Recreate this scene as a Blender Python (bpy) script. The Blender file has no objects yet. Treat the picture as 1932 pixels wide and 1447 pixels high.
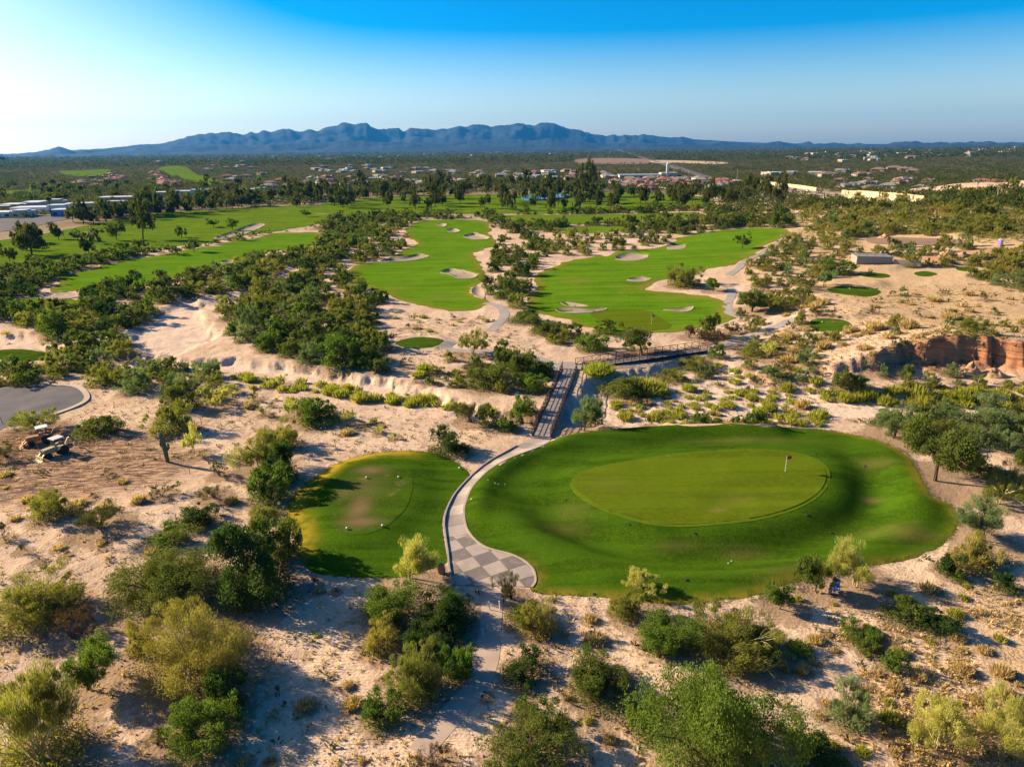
import bpy, math, random, time
T0 = time.time()
import numpy as np
from mathutils import Vector, Matrix
from mathutils.geometry import delaunay_2d_cdt
rnd = random.Random(7); nr = np.random.RandomState(7)
scene = bpy.context.scene; col = scene.collection
# ------------------------------------------------------------------ camera
F, CH, PITCH, ROLL, CX, CY = 1288.0, 42.0, math.radians(19.04), math.radians(0.65), 966.0, 723.5
fw = np.array([0, math.cos(PITCH), -math.sin(PITCH)]); r0 = np.array([1., 0, 0]); u0 = np.cross(r0, fw)
rt = r0 * math.cos(ROLL) - u0 * math.sin(ROLL); up = u0 * math.cos(ROLL) + r0 * math.sin(ROLL)
CAM = np.array([0, 0, CH])
cd = bpy.data.cameras.new('camera'); cam = bpy.data.objects.new('camera', cd); col.objects.link(cam)
cam.matrix_world = Matrix(((rt[0], up[0], -fw[0], 0), (rt[1], up[1], -fw[1], 0), (rt[2], up[2], -fw[2], CH), (0, 0, 0, 1)))
cd.sensor_width = 36; cd.lens = 36 * F / 1932; cd.clip_start = 0.5; cd.clip_end = 120000
scene.camera = cam
def ray(px, py):
    px = np.asarray(px, float); py = np.asarray(py, float)
    return fw * F + rt * (px - CX)[..., None] - up * (py - CY)[..., None]
def flat(px, py, z=0.0):
    d = ray(px, py); dz = np.minimum(d[..., 2], -1.5)
    t = (z - CH) / dz; return d[..., :2] * t[..., None]
def depth(x, y, z=0): return (x * fw[0] + y * fw[1] + (z - CH) * fw[2])
def proj(x, y, z=0):
    q = np.array([x, y, z - CH]); k = q @ fw; return CX + F * (q @ rt) / k, CY - F * (q @ up) / k
# ------------------------------------------------------------------ noise
def _hash(ix, iy, s):
    n = (ix * 374761393 + iy * 668265263 + s * 974711) & 0xffffffff
    n = ((n ^ (n >> 13)) * 1274126177) & 0xffffffff
    return ((n ^ (n >> 16)) & 0xffff) / 32767.5 - 1.0
def vnoise(x, y, s=0):
    x = np.asarray(x, float); y = np.asarray(y, float)
    ix = np.floor(x).astype(np.int64); iy = np.floor(y).astype(np.int64); fx = x - ix; fy = y - iy
    fx = fx * fx * (3 - 2 * fx); fy = fy * fy * (3 - 2 * fy)
    a = _hash(ix, iy, s); b = _hash(ix + 1, iy, s); c = _hash(ix, iy + 1, s); d = _hash(ix + 1, iy + 1, s)
    return (a * (1 - fx) + b * fx) * (1 - fy) + (c * (1 - fx) + d * fx) * fy
def fbm(x, y, o=3, s=0):
    v = 0; a = 1; t = 0
    for i in range(o): v = v + a * vnoise(x * 2 ** i, y * 2 ** i, s + i); t += a; a *= .5
    return v / t
def ss(x, a, b):
    t = np.clip((x - a) / (b - a), 0, 1); return t * t * (3 - 2 * t)
# ------------------------------------------------------------------ outlines (photo pixels -> world)
def smooth(P, n=3, closed=True):
    P = np.array(P, float); m = len(P); out = []
    for i in range(m if closed else m - 1):
        g = lambda k: P[k % m] if closed else P[min(max(k, 0), m - 1)]
        a, b, c, d = g(i - 1), g(i), g(i + 1), g(i + 2)
        for k in range(n):
            t = k / n
            out.append(.5 * ((2 * b) + (c - a) * t + (2 * a - 5 * b + 4 * c - d) * t * t + (3 * b - a - 3 * c + d) * t ** 3))
    if not closed: out.append(P[-1])
    return np.array(out)
def sdf(poly, x, y, reach=1e9):
    """signed distance, positive inside"""
    x = np.asarray(x, float); y = np.asarray(y, float); sh = x.shape; x = x.ravel(); y = y.ravel()
    res = np.full(x.shape, -reach)
    lo = poly.min(0) - min(reach, 1e8); hi = poly.max(0) + min(reach, 1e8)
    k = np.nonzero((x > lo[0]) & (x < hi[0]) & (y > lo[1]) & (y < hi[1]))[0]
    if len(k):
        px = x[k]; py = y[k]; d2 = np.full(px.shape, 1e18); ins = np.zeros(px.shape, bool)
        for i in range(len(poly)):
            ax, ay = poly[i - 1]; bx, by = poly[i]; ex, ey = bx - ax, by - ay; L = ex * ex + ey * ey + 1e-12
            t = np.clip(((px - ax) * ex + (py - ay) * ey) / L, 0, 1)
            d2 = np.minimum(d2, (px - ax - t * ex) ** 2 + (py - ay - t * ey) ** 2)
            c = ((ay > py) != (by > py))
            if abs(ey) > 1e-12: ins ^= c & (px < (py - ay) * ex / ey + ax)
        res[k] = np.where(ins, 1, -1) * np.sqrt(d2)
    return res.reshape(sh)
F1 = [(1030,838),(1060,825),(1120,815),(1200,808),(1300,805),(1400,803),(1480,806),(1560,813),(1620,822),(1660,834),(1695,848),(1720,868),(1735,898),(1750,927),(1770,943),(1792,952),(1806,973),(1804,998),(1783,1021),(1758,1039),(1720,1052),(1660,1066),(1593,1076),(1555,1084),(1504,1098),(1440,1118),(1370,1132),(1305,1137),(1214,1135),(1138,1127),(1080,1124),(1036,1121),(1003,1114),(1010,1097),(1008,1080),(1000,1068),(985,1056),(960,1045),(925,1036),(905,1026),(890,1012),(879,993),(875,965),(879,945),(890,920),(905,903),(925,885),(960,865),(1000,850)]
G1 = [(1076,920),(1079,905),(1090,893),(1110,885),(1150,876),(1200,867),(1260,858),(1330,851),(1400,848),(1460,849),(1510,856),(1545,868),(1563,885),(1566,905),(1555,928),(1530,948),(1490,966),(1440,980),(1380,988),(1310,994),(1260,994),(1215,988),(1170,975),(1130,960),(1095,940)]
T1 = [(541,962),(560,927),(600,897),(640,872),(690,859),(740,851),(800,852),(840,862),(868,878),(886,896),(866,921),(849,942),(838,965),(834,985),(836,1010),(841,1040),(842,1062),(800,1077),(760,1088),(700,1090),(640,1087),(592,1080),(572,1060),(560,1025),(546,992)]
T1D = [(622,925),(650,892),(690,877),(721,874),(772,889),(779,915),(775,935),(767,957),(734,990),(690,1008),(645,1005),(622,978)]
F2 = [(670,502),(700,497),(734,489),(770,470),(784,460),(770,445),(765,434),(784,420),(820,416),(860,415),(916,418),(924,436),(937,461),(915,470),(896,478),(902,493),(908,510),(912,526),(894,544),(900,558),(915,569),(889,585),(838,585),(785,576),(746,563),(710,551),(679,537),(664,520)]
F3 = [(1391,432),(1448,431),(1480,434),(1488,441),(1470,450),(1455,456),(1430,475),(1391,497),(1343,508),(1300,520),(1254,528),(1221,544),(1250,549),(1292,554),(1343,559),(1369,572),(1366,592),(1374,602),(1356,613),(1280,626),(1241,630),(1149,631),(1080,610),(1037,597),(1006,584),(1003,562),(1016,544),(1011,521),(1037,508),(1061,497),(1102,486),(1153,484),(1163,476),(1226,470),(1259,462),(1285,448),(1341,438)]
G3 = [(1112,594),(1150,586),(1190,584),(1225,588),(1245,600),(1265,612),(1262,619),(1240,623),(1190,624),(1150,614)]
F4 = [(102,544),(110,528),(166,509),(230,492),(305,482),(343,474),(406,463),(490,448),(520,440),(560,440),(598,440),(604,455),(585,466),(560,470),(510,475),(480,484),(430,498),(378,516),(343,521),(281,539),(225,545),(160,548),(110,551)]
F5 = [(-120,474),(0,454),(91,440),(127,433),(178,424),(221,414),(300,403),(381,397),(482,392),(596,389),(622,404),(605,420),(560,430),(490,442),(431,449),(400,458),(320,466),(279,470),(228,476),(127,497),(51,508),(15,499),(-120,512)]
F6 = [(606,402),(604,388),(625,380),(700,374),(800,369),(950,367),(1100,363),(1250,366),(1330,374),(1345,390),(1250,397),(1100,402),(1000,404),(800,404),(650,407)]
F7 = [(950,408),(1100,406),(1240,403),(1310,401),(1325,409),(1240,416),(1100,423),(970,423)]
F8 = [(1050,431),(1130,427),(1200,429),(1190,436),(1110,440),(1060,438)]
F9 = [(300,319),(325,314),(350,316),(368,327),(416,344),(406,352),(376,347),(330,332)]
F10 = [(112,324),(160,322),(207,321),(200,329),(170,333),(130,331)]
F11 = [(-60,362),(0,360),(72,359),(60,365),(0,368),(-60,370)]
FL = [(20,566),(80,563),(150,568),(145,580),(115,585),(60,583),(15,576)]
TL = [(-10,663),(25,659),(60,661),(97,669),(82,677),(45,683),(-10,676)]
TC = [(746,648),(760,641),(790,636),(820,638),(838,643),(825,652),(800,657),(765,656)]
TR = [[(1530,605),(1550,601),(1590,604),(1607,613),(1600,622),(1570,628),(1540,624),(1528,616)], [(1560,546),(1580,541),(1620,542),(1655,547),(1660,553),(1640,560),(1600,557),(1570,552)], [(1618,517),(1640,515),(1670,517),(1680,522),(1660,525),(1630,522)], [(1725,515),(1745,512),(1768,517),(1750,522),(1730,520)], [(1804,506),(1825,504),(1843,508),(1825,512),(1808,510)]]
BUNK = [[(1050,582),(1083,582),(1110,584),(1139,581),(1144,584),(1113,590),(1075,592),(1055,589)], [(1057,570),(1075,571),(1111,578),(1088,580),(1067,577)], [(1251,584),(1282,583),(1308,578),(1305,585),(1290,589),(1267,587)], [(1182,529),(1203,525),(1228,527),(1216,532),(1193,532)], [(1160,489),(1176,481),(1214,481),(1224,485),(1214,490),(1188,493)], [(1259,471),(1265,464),(1295,465),(1285,471)], [(830,515),(842,509),(853,507),(869,511),(884,513),(901,519),(892,526),(864,526),(848,519)], [(715,495),(736,488),(760,487),(787,481),(810,484),(785,491),(750,494)], [(873,446),(885,443),(900,441),(924,450),(896,453)], [(843,435),(858,432),(868,437),(852,440)], [(823,423),(842,423),(838,429)], [(890,553),(894,543),(910,543),(915,556),(912,565),(900,560)], [(130,444),(150,439),(175,439),(172,445),(145,448)], [(405,449),(440,437),(480,423),(500,426),(455,445),(425,452)], [(70,556),(100,552),(148,554),(146,562),(90,566)], [(415,495),(428,491),(445,492),(438,498)], [(845,556),(1,1),(1,1)]][:-1]
WMAIN = [(-200,600),(0,622),(60,628),(130,642),(200,662),(290,666),(360,674),(440,673),(500,681),(600,691),(690,706),(760,716),(840,741),(920,763),(985,776),(1040,768),(1090,748),(1115,712),(1200,694),(1300,676),(1400,690),(1470,715),(1540,728),(1620,735),(1750,740),(1932,745),(2300,755),(2300,800),(1932,792),(1700,788),(1500,793),(1300,797),(1100,806),(1000,806),(900,791),(800,761),(700,743),(560,719),(450,701),(330,691),(200,691),(100,668),(0,655),(-200,640)]
WUP = [(243,628),(268,600),(292,590),(318,576),(335,564),(350,560),(372,562),(386,590),(402,612),(412,632),(380,650),(350,668),(290,668),(255,655)]
WUP2 = [(455,545),(480,530),(540,505),(560,497),(575,505),(550,520),(500,545),(450,575),(380,585),(370,570)]
CUL = [(-60,735),(0,733),(60,728),(120,727),(150,732),(163,745),(160,757),(135,770),(90,787),(40,802),(0,812),(-60,825)]
PATHL = [(1001,827),(975,842),(955,853),(925,870),(900,889),(875,913),(857,935),(844,960),(838,985),(840,1010),(845,1045),(848,1075),(856,1104)]
PATHR = [(1040,829),(1030,838),(1000,850),(960,865),(925,885),(905,903),(890,920),(879,945),(875,965),(879,993),(890,1012),(905,1026),(925,1036),(960,1045),(985,1056),(1000,1068),(1008,1080),(1010,1097),(1003,1108)]
W = lambda P, n=3: flat(*smooth(P, n).T)
wF1, wG1, wT1, wT1D = W(F1), W(G1), W(T1), W(T1D)
wWASH = [(W(WMAIN), 1.45, 3.2), (W(WUP), .85, 3.4), (W(WUP2), .8, 4.5)]
wFAIR = [W(p, 2) for p in (F2, F3, F4, F5, F6, F7)]
wBUNK = [W(p) for p in BUNK]
wTR = [flat(*np.array(p, float).mean(0)) for p in TR]; wTC = flat(790, 647); wTL = flat(30, 670)
CL = flat(*np.array([(1480,712),(1575,716),(1640,711),(1700,707),(1790,700),(1860,702),(1932,710),(2200,725),(2600,740)], float).T)
CLX, CLY = CL[:, 0], CL[:, 1]; CLH = np.array([0, 1.6, 3.4, 4.4, 5.8, 6.0, 5.6, 4.5, 3.0])
RIDGE = flat(*smooth([(880,960),(890,915),(925,890),(990,860),(1080,838),(1200,826),(1330,818),(1450,818)], 3, False).T)
def line_d(L, x, y):
    d2 = np.full(np.shape(x), 1e18)
    for i in range(len(L) - 1):
        ax, ay = L[i]; ex, ey = L[i + 1] - L[i]; q = ex * ex + ey * ey
        t = np.clip(((x - ax) * ex + (y - ay) * ey) / q, 0, 1)
        d2 = np.minimum(d2, (x - ax - t * ex) ** 2 + (y - ay - t * ey) ** 2)
    return np.sqrt(d2)
def height(x, y, full=False):
    x = np.asarray(x, float); y = np.asarray(y, float); r = np.hypot(x, y)
    sF1 = sdf(wF1, x, y, 30.); sT1 = sdf(wT1, x, y, 30.)
    turf = np.maximum(ss(sF1, -2, 1.5), ss(sT1, -2, 1.5))
    fair = np.zeros(x.shape)
    for p in wFAIR: fair = np.maximum(fair, ss(sdf(p, x, y, 20.), -4, 2))
    smoothm = np.maximum(turf, fair)
    h = (.35 * fbm(x / 15, y / 15, 3, 3) + .13 * fbm(x / 2.4, y / 2.4, 3, 9)) * (1 - smoothm) * ss(-r, -900, -500)
    h = h + fair * .45 * fbm(x / 22, y / 13, 2, 5)
    h = h + 7 * fbm(x / 420, y / 300, 2, 21) * ss(r, 600, 1500) * ss(-r, -7000, -3000)
    h = h + 27 * np.exp(-((x - 325) / 100) ** 2 / 2 - ((y - 330) / 125) ** 2 / 2) * (1 + .12 * fbm(x / 30, y / 30, 3, 31))
    h = h + 2.2 * ss(x, 30, 75) * ss(-y, -62, -30) + .9 * fbm(x / 9, y / 9, 2, 77) * ss(x, 18, 40) * ss(-y, -55, -40)
    # putting green plateau, hollow and mounds round it
    sG = sdf(wG1, x, y, 30.)
    gx, gy = wG1.mean(0); ang = np.arctan2(y - gy, x - gx); out = np.clip(-sG, 0, 30)
    g = .45 * ss(sG, -9, -0.5) + .12 * fbm(x / 9, y / 6, 2, 61)
    front = ss(np.cos(ang + 1.35), -.45, .45)
    g = g - 1.25 * front * np.exp(-((out - 5.2) / 2.9) ** 2) * (sG < 0) + .55 * front * np.exp(-((out - 10.5) / 2.6) ** 2)
    g = g - .22 * np.exp(-((out - 2.2) / 1.6) ** 2) * (sG < 0) * ss(np.cos(ang - 2.9), -.3, .5)
    rd = line_d(RIDGE, x, y); g = g + 1.45 * np.exp(-(rd / 2.8) ** 2) + .10 * fbm(x / 5, y / 4, 2, 63)
    g = g - .5 * np.exp(-((x - 46) ** 2 + (y - 82) ** 2) / 14) - .28 * np.exp(-((x - 26) ** 2 / 14 + (y - 74.5) ** 2 / 5))
    h = h + g * ss(sF1, -1.5, 3.0)
    sD = sdf(wT1D, x, y, 30.)
    h = h + (.85 * ss(sD, -4.5, .3) * .7 + .1 * fbm(x / 7, y / 5, 2, 71)) * ss(sT1, -1.2, 2.5)
    # dry river bed
    wmask = np.zeros(x.shape)
    rib = 1.6 * fbm(x / 3.1, y / 8, 2, 41) + .8 * fbm(x / 1.1, y / 3, 2, 43)
    for p, D, bw in wWASH:
        s = sdf(p, x, y, 12.) + rib * .75; k = ss(s, -.3, bw)
        m = k > wmask; h = h - np.where(m, D * (k - wmask), 0); wmask = np.maximum(wmask, k)
    bk = 4 * wmask * (1 - wmask); h = h - bk * (.55 * np.abs(fbm(x / 2.2, y / 2.2, 3, 45)) + .25 * fbm(x / .8, y / .8, 2, 47)); h = h + wmask * .10 * fbm(x / 5, y / 1.3, 3, 49)
    # cut cliff on the far bank
    yc = np.interp(x, CLX, CLY); Hc = np.interp(x, CLX, CLH, left=0) * (x < CLX[-1])
    dN = y - yc + 1.9 * np.abs(fbm(x / 3.4, y / 60, 2, 51)) + 1.3 * fbm(x / 1.5, y / 9, 3, 53) - 1.0 + 1.2 * fbm(x / 16, y * 0, 1, 57)
    cl = np.clip(dN / 2.0, 0, 1) ** .8
    dec = np.exp(-np.clip(dN - 3, 0, 400) / 45.)
    h = h + Hc * cl * dec - .25 * Hc * np.exp(-((dN + 4) / 2.5) ** 2) * 0
    talus = Hc * .22 * ss(dN, -4.5, 0) * (1 - cl) * (1 + .8 * fbm(x / 2.5, y / 2.5, 2, 59)); h = h + talus
    for c in wTR: h = h + .9 * ss(-np.hypot((x - c[0]) * .85, y - c[1]), -9.5, -5.2)
    for c in (wTC, wTL): h = h + .5 * ss(-np.hypot(x - c[0], y - c[1]), -9, -5)
    for p in wBUNK: h = h - .7 * ss(sdf(p, x, y, 10.), -.4, 2.0) - (-.25) * np.exp(-(sdf(p, x, y, 10.) / 1.4) ** 2)
    if full:
        cliff = (Hc / 6.8) * ss(dN, -5, 0) * ss(-dN, -3.2, -1.9)
        return h, wmask, cliff, smoothm
    return h
def at(px, py):
    """ground point seen at a photo pixel"""
    px = np.atleast_1d(np.asarray(px, float)); py = np.atleast_1d(np.asarray(py, float))
    z = np.zeros(px.shape)
    for _ in range(12):
        p = flat(px, py, z); z = z + .6 * (np.clip(height(p[:, 0], p[:, 1]), -5, 30) - z)
    p = flat(px, py, z); return np.column_stack([p, height(p[:, 0], p[:, 1])])
def at1(px, py): return at([px], [py])[0]
# ------------------------------------------------------------------ materials
def mat(name):
    m = bpy.data.materials.new(name); m.use_nodes = True; nt = m.node_tree; nt.nodes.clear()
    return m, nt.nodes, nt.links
def N(ns, t, **kw):
    n = ns.new(t)
    for k, v in kw.items():
        if k.startswith('i_'): n.inputs[int(k[2:]) if k[2:].isdigit() else k[2:]].default_value = v
        else: setattr(n, k, v)
    return n
def simple(name, c, rough=.8, metal=0, noise=.18, scale=3.0, bump=0.0):
    m, ns, L = mat(name)
    o = N(ns, 'ShaderNodeOutputMaterial'); b = N(ns, 'ShaderNodeBsdfPrincipled'); b.inputs['Roughness'].default_value = rough; b.inputs['Metallic'].default_value = metal
    if rough > .89: b.inputs['Specular IOR Level'].default_value = .05
    t = N(ns, 'ShaderNodeTexCoord'); n = N(ns, 'ShaderNodeTexNoise'); n.inputs['Scale'].default_value = scale; n.inputs['Detail'].default_value = 4
    mx = N(ns, 'ShaderNodeMix', data_type='RGBA'); mx.inputs[6].default_value = tuple(v * (1 - noise) for v in c) + (1,); mx.inputs[7].default_value = tuple(min(1, v * (1 + noise)) for v in c) + (1,)
    L.new(t.outputs['Object'], n.inputs['Vector']); L.new(n.outputs['Fac'], mx.inputs[0]); L.new(mx.outputs[2], b.inputs['Base Color'])
    if bump:
        bp = N(ns, 'ShaderNodeBump'); bp.inputs['Strength'].default_value = bump; L.new(n.outputs['Fac'], bp.inputs['Height']); L.new(bp.outputs[0], b.inputs['Normal'])
    L.new(b.outputs[0], o.inputs[0]); return m
def ramp(ns, pts):
    r = ns.new('ShaderNodeValToRGB'); e = r.color_ramp.elements
    while len(e) < len(pts): e.new(.5)
    for el, (p, c) in zip(e, pts): el.position = p; el.color = tuple(c) + (1,) if len(c) == 3 else c
    return r
def mixc(ns, L, fac, a, b, mode='MIX'):
    m = N(ns, 'ShaderNodeMix', data_type='RGBA', blend_type=mode)
    for s, v in ((m.inputs[0], fac), (m.inputs[6], a), (m.inputs[7], b)):
        if hasattr(v, 'is_linked') or hasattr(v, 'links'): L.new(v, s)
        else: s.default_value = v if isinstance(v, (int, float)) else (tuple(v) + (1,) if len(v) == 3 else v)
    return m.outputs[2]
def math_(ns, L, op, a, b=0.0, clamp=False):
    m = N(ns, 'ShaderNodeMath', operation=op); m.use_clamp = clamp
    for s, v in ((m.inputs[0], a), (m.inputs[1], b)):
        if isinstance(v, (int, float)): s.default_value = v
        else: L.new(v, s)
    return m.outputs[0]
def noise(ns, L, vec, scale, detail=4, rough=.55):
    n = N(ns, 'ShaderNodeTexNoise'); n.inputs['Scale'].default_value = scale; n.inputs['Detail'].default_value = detail; n.inputs['Roughness'].default_value = rough
    L.new(vec, n.inputs['Vector']); return n.outputs['Fac']
def sharp(ns, L, v, a, b):
    m = N(ns, 'ShaderNodeMapRange', interpolation_type='SMOOTHSTEP'); L.new(v, m.inputs[0]); m.inputs[1].default_value = a; m.inputs[2].default_value = b; return m.outputs[0]

def ground_material():
    m, ns, L = mat('desert_ground')
    o = N(ns, 'ShaderNodeOutputMaterial'); b = N(ns, 'ShaderNodeBsdfPrincipled'); b.inputs['Roughness'].default_value = .95; b.inputs['Specular IOR Level'].default_value = 0.0
    g = N(ns, 'ShaderNodeNewGeometry').outputs['Position']
    at_ = N(ns, 'ShaderNodeAttribute', attribute_name='zone'); sep = N(ns, 'ShaderNodeSeparateColor'); L.new(at_.outputs['Color'], sep.inputs[0])
    wash, cliff, far = sep.outputs; gold = at_.outputs['Alpha']
    a2 = N(ns, 'ShaderNodeAttribute', attribute_name='soil'); s2 = N(ns, 'ShaderNodeSeparateColor'); L.new(a2.outputs['Color'], s2.inputs[0]); dig, gravel, _x = s2.outputs
    big = noise(ns, L, g, .09, 5); mid = noise(ns, L, g, .8, 5, .65); fine = noise(ns, L, g, 5.0, 4, .7)
    c = mixc(ns, L, sharp(ns, L, big, .35, .65), (.47, .332, .228), (.56, .41, .29))
    c = mixc(ns, L, sharp(ns, L, mid, .5, .68), c, (.39, .25, .155))
    c = mixc(ns, L, wash, c, mixc(ns, L, sharp(ns, L, mid, .45, .7), (.60, .45, .34), (.50, .36, .26)))
    c = mixc(ns, L, gold, c, mixc(ns, L, sharp(ns, L, fine, .42, .6), (.54, .38, .21), (.32, .20, .10)))
    mp = N(ns, 'ShaderNodeMapping'); mp.inputs['Rotation'].default_value = (0, 0, .5); mp.inputs['Scale'].default_value = (.35, 2.2, 1); L.new(g, mp.inputs[0])
    tr = noise(ns, L, mp.outputs[0], .9, 3, .6)
    c = mixc(ns, L, dig, c, mixc(ns, L, sharp(ns, L, tr, .4, .62), (.40, .26, .165), (.17, .095, .06)))
    sp = N(ns, 'ShaderNodeTexVoronoi'); sp.inputs['Scale'].default_value = 1.15; L.new(g, sp.inputs['Vector'])
    spot = math_(ns, L, 'LESS_THAN', sp.outputs['Distance'], .17)
    patch = sharp(ns, L, noise(ns, L, g, .22, 3), .48, .6)
    spot = math_(ns, L, 'MULTIPLY', spot, math_(ns, L, 'MULTIPLY', patch, .75))
    c = mixc(ns, L, spot, c, (.20, .14, .08))
    m5 = N(ns, 'ShaderNodeMapping'); m5.inputs['Scale'].default_value = (.15, .15, 2.6); L.new(g, m5.inputs[0]); strat = noise(ns, L, m5.outputs[0], 1.0, 5, .7)
    c = mixc(ns, L, cliff, c, mixc(ns, L, sharp(ns, L, strat, .42, .58), (.40, .185, .09), (.22, .095, .05)))
    fn = noise(ns, L, g, .035, 6, .7); fn2 = noise(ns, L, g, .006, 5, .6)
    fc = mixc(ns, L, sharp(ns, L, fn, .40, .62), (.028, .042, .015), (.085, .072, .035))
    fc = mixc(ns, L, sharp(ns, L, fn2, .45, .62), fc, mixc(ns, L, sharp(ns, L, fn, .42, .6), (.045, .052, .02), (.12, .088, .05)))
    c = mixc(ns, L, far, c, fc)
    c = mixc(ns, L, math_(ns, L, 'MULTIPLY', gravel, .7), c, (.60, .435, .30))
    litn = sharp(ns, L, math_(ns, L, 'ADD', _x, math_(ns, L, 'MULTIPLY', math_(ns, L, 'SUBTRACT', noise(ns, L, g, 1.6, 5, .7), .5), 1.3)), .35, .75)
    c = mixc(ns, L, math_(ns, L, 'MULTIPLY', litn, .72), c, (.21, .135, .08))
    L.new(c, b.inputs['Base Color'])
    v2 = N(ns, 'ShaderNodeTexVoronoi'); v2.inputs['Scale'].default_value = 3.4; L.new(g, v2.inputs['Vector'])
    rgh = math_(ns, L, 'ADD', math_(ns, L, 'MULTIPLY', sharp(ns, L, noise(ns, L, g, .16, 3), .38, .62), .8), .25)
    hgt = math_(ns, L, 'MULTIPLY', rgh, math_(ns, L, 'ADD', math_(ns, L, 'MULTIPLY', mid, .19), math_(ns, L, 'MULTIPLY', fine, .09)))
    hgt = math_(ns, L, 'ADD', hgt, math_(ns, L, 'MULTIPLY', v2.outputs['Distance'], .05))
    m3 = N(ns, 'ShaderNodeMapping'); m3.inputs['Rotation'].default_value = (0, 0, -1.15); m3.inputs['Scale'].default_value = (.18, 3.2, 1); L.new(g, m3.inputs[0]); tk = noise(ns, L, m3.outputs[0], 1.0, 3, .6)
    hgt = math_(ns, L, 'ADD', hgt, math_(ns, L, 'MULTIPLY', math_(ns, L, 'MULTIPLY', tk, gravel), .35))
    hgt = math_(ns, L, 'ADD', hgt, math_(ns, L, 'MULTIPLY', math_(ns, L, 'MULTIPLY', tr, dig), .9))
    bp = N(ns, 'ShaderNodeBump'); bp.inputs['Strength'].default_value = 1.0; bp.inputs['Distance'].default_value = .8
    L.new(hgt, bp.inputs['Height']); L.new(bp.outputs[0], b.inputs['Normal']); L.new(b.outputs[0], o.inputs[0]); return m
def grass_material(name, base, dark, dry, stripe=0.0, drycut=.62, edge_c=None, bump=.25, grain=.5):
    m, ns, L = mat(name)
    o = N(ns, 'ShaderNodeOutputMaterial'); b = N(ns, 'ShaderNodeBsdfPrincipled'); b.inputs['Roughness'].default_value = .9; b.inputs['Specular IOR Level'].default_value = 0.0
    g = N(ns, 'ShaderNodeNewGeometry').outputs['Position']
    a = N(ns, 'ShaderNodeAttribute', attribute_name='edge'); edge = a.outputs['Fac']
    n1 = noise(ns, L, g, .12, 4); n2 = noise(ns, L, g, .5, 5, .65); n3 = noise(ns, L, g, 4.0, 3, .7)
    c = mixc(ns, L, sharp(ns, L, n1, .35, .65), base, dark); c = mixc(ns, L, math_(ns, L, 'MULTIPLY', sharp(ns, L, noise(ns, L, g, 1.3, 4, .7), .42, .66), .45), c, tuple(min(1, v * k_) for v, k_ in zip(base, (1.9, 1.35, 1.0))))
    c = mixc(ns, L, sharp(ns, L, n3, .30, .75), c, tuple(v * grain for v in base))
    d = math_(ns, L, 'ADD', math_(ns, L, 'MULTIPLY', n2, .55), math_(ns, L, 'MULTIPLY', noise(ns, L, g, .07, 3), .45))
    c = mixc(ns, L, math_(ns, L, 'MULTIPLY', sharp(ns, L, d, drycut, drycut + .1), .75), c, dry)
    if stripe:
        mp = N(ns, 'ShaderNodeMapping'); mp.inputs['Rotation'].default_value = (0, 0, stripe); mp.inputs['Scale'].default_value = (.03, .9, 1); L.new(g, mp.inputs[0])
        st = noise(ns, L, mp.outputs[0], .6, 3)
        c = mixc(ns, L, math_(ns, L, 'MULTIPLY', sharp(ns, L, st, .42, .58), .30), c, tuple(min(1, v * 1.5) for v in base))
    pa = N(ns, 'ShaderNodeAttribute', attribute_name='worn').outputs['Fac']
    c = mixc(ns, L, math_(ns, L, 'MULTIPLY', pa, math_(ns, L, 'ADD', .35, n2)), c, dry)
    if edge_c: c = mixc(ns, L, math_(ns, L, 'MULTIPLY', edge, math_(ns, L, 'ADD', sharp(ns, L, n2, .3, .6), .15, True)), c, edge_c)
    L.new(c, b.inputs['Base Color'])
    bp = N(ns, 'ShaderNodeBump'); bp.inputs['Strength'].default_value = bump; bp.inputs['Distance'].default_value = .3
    L.new(math_(ns, L, 'ADD', n3, math_(ns, L, 'MULTIPLY', n2, .6)), bp.inputs['Height']); L.new(bp.outputs[0], b.inputs['Normal']); L.new(b.outputs[0], o.inputs[0]); return m
def leaf_material(name, c, c2, trans=.32):
    m, ns, L = mat(name)
    o = N(ns, 'ShaderNodeOutputMaterial'); a = N(ns, 'ShaderNodeAttribute', attribute_name='tone').outputs['Fac']
    oi = N(ns, 'ShaderNodeObjectInfo').outputs['Random']
    k = mixc(ns, L, a, tuple(v * .55 for v in c), tuple(v * 1.45 for v in c))
    k = mixc(ns, L, math_(ns, L, 'MULTIPLY', oi, .8), k, mixc(ns, L, a, tuple(v * .55 for v in c2), tuple(v * 1.4 for v in c2)))
    k = mixc(ns, L, math_(ns, L, 'MULTIPLY', sharp(ns, L, a, .80, .92), .55), k, (.20, .145, .075))
    d = N(ns, 'ShaderNodeBsdfDiffuse'); t = N(ns, 'ShaderNodeBsdfTranslucent'); mx = N(ns, 'ShaderNodeMixShader'); mx.inputs[0].default_value = trans
    L.new(k, d.inputs[0]); L.new(mixc(ns, L, 1.0, k, (1.0, 1.1, .55), 'MULTIPLY'), t.inputs[0]); L.new(d.outputs[0], mx.inputs[1]); L.new(t.outputs[0], mx.inputs[2]); L.new(mx.outputs[0], o.inputs[0]); return m
M = {}
M['ground'] = ground_material()
M['rough'] = grass_material('rough_turf', (.050, .105, .005), (.026, .064, .004), (.15, .105, .035), .35, .60, (.20, .15, .02))
M['teerough'] = grass_material('tee_rough_turf', (.046, .100, .005), (.026, .064, .004), (.15, .105, .035), .2, .62, (.33, .225, .02))
M['fair'] = grass_material('fairway_turf', (.098, .195, .008), (.060, .150, .006), (.19, .15, .035), .5, .575, (.17, .15, .02))
M['green'] = grass_material('putting_turf', (.082, .118, .006), (.068, .100, .005), (.15, .125, .03), .8, .64, None, .05, .80)
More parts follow.
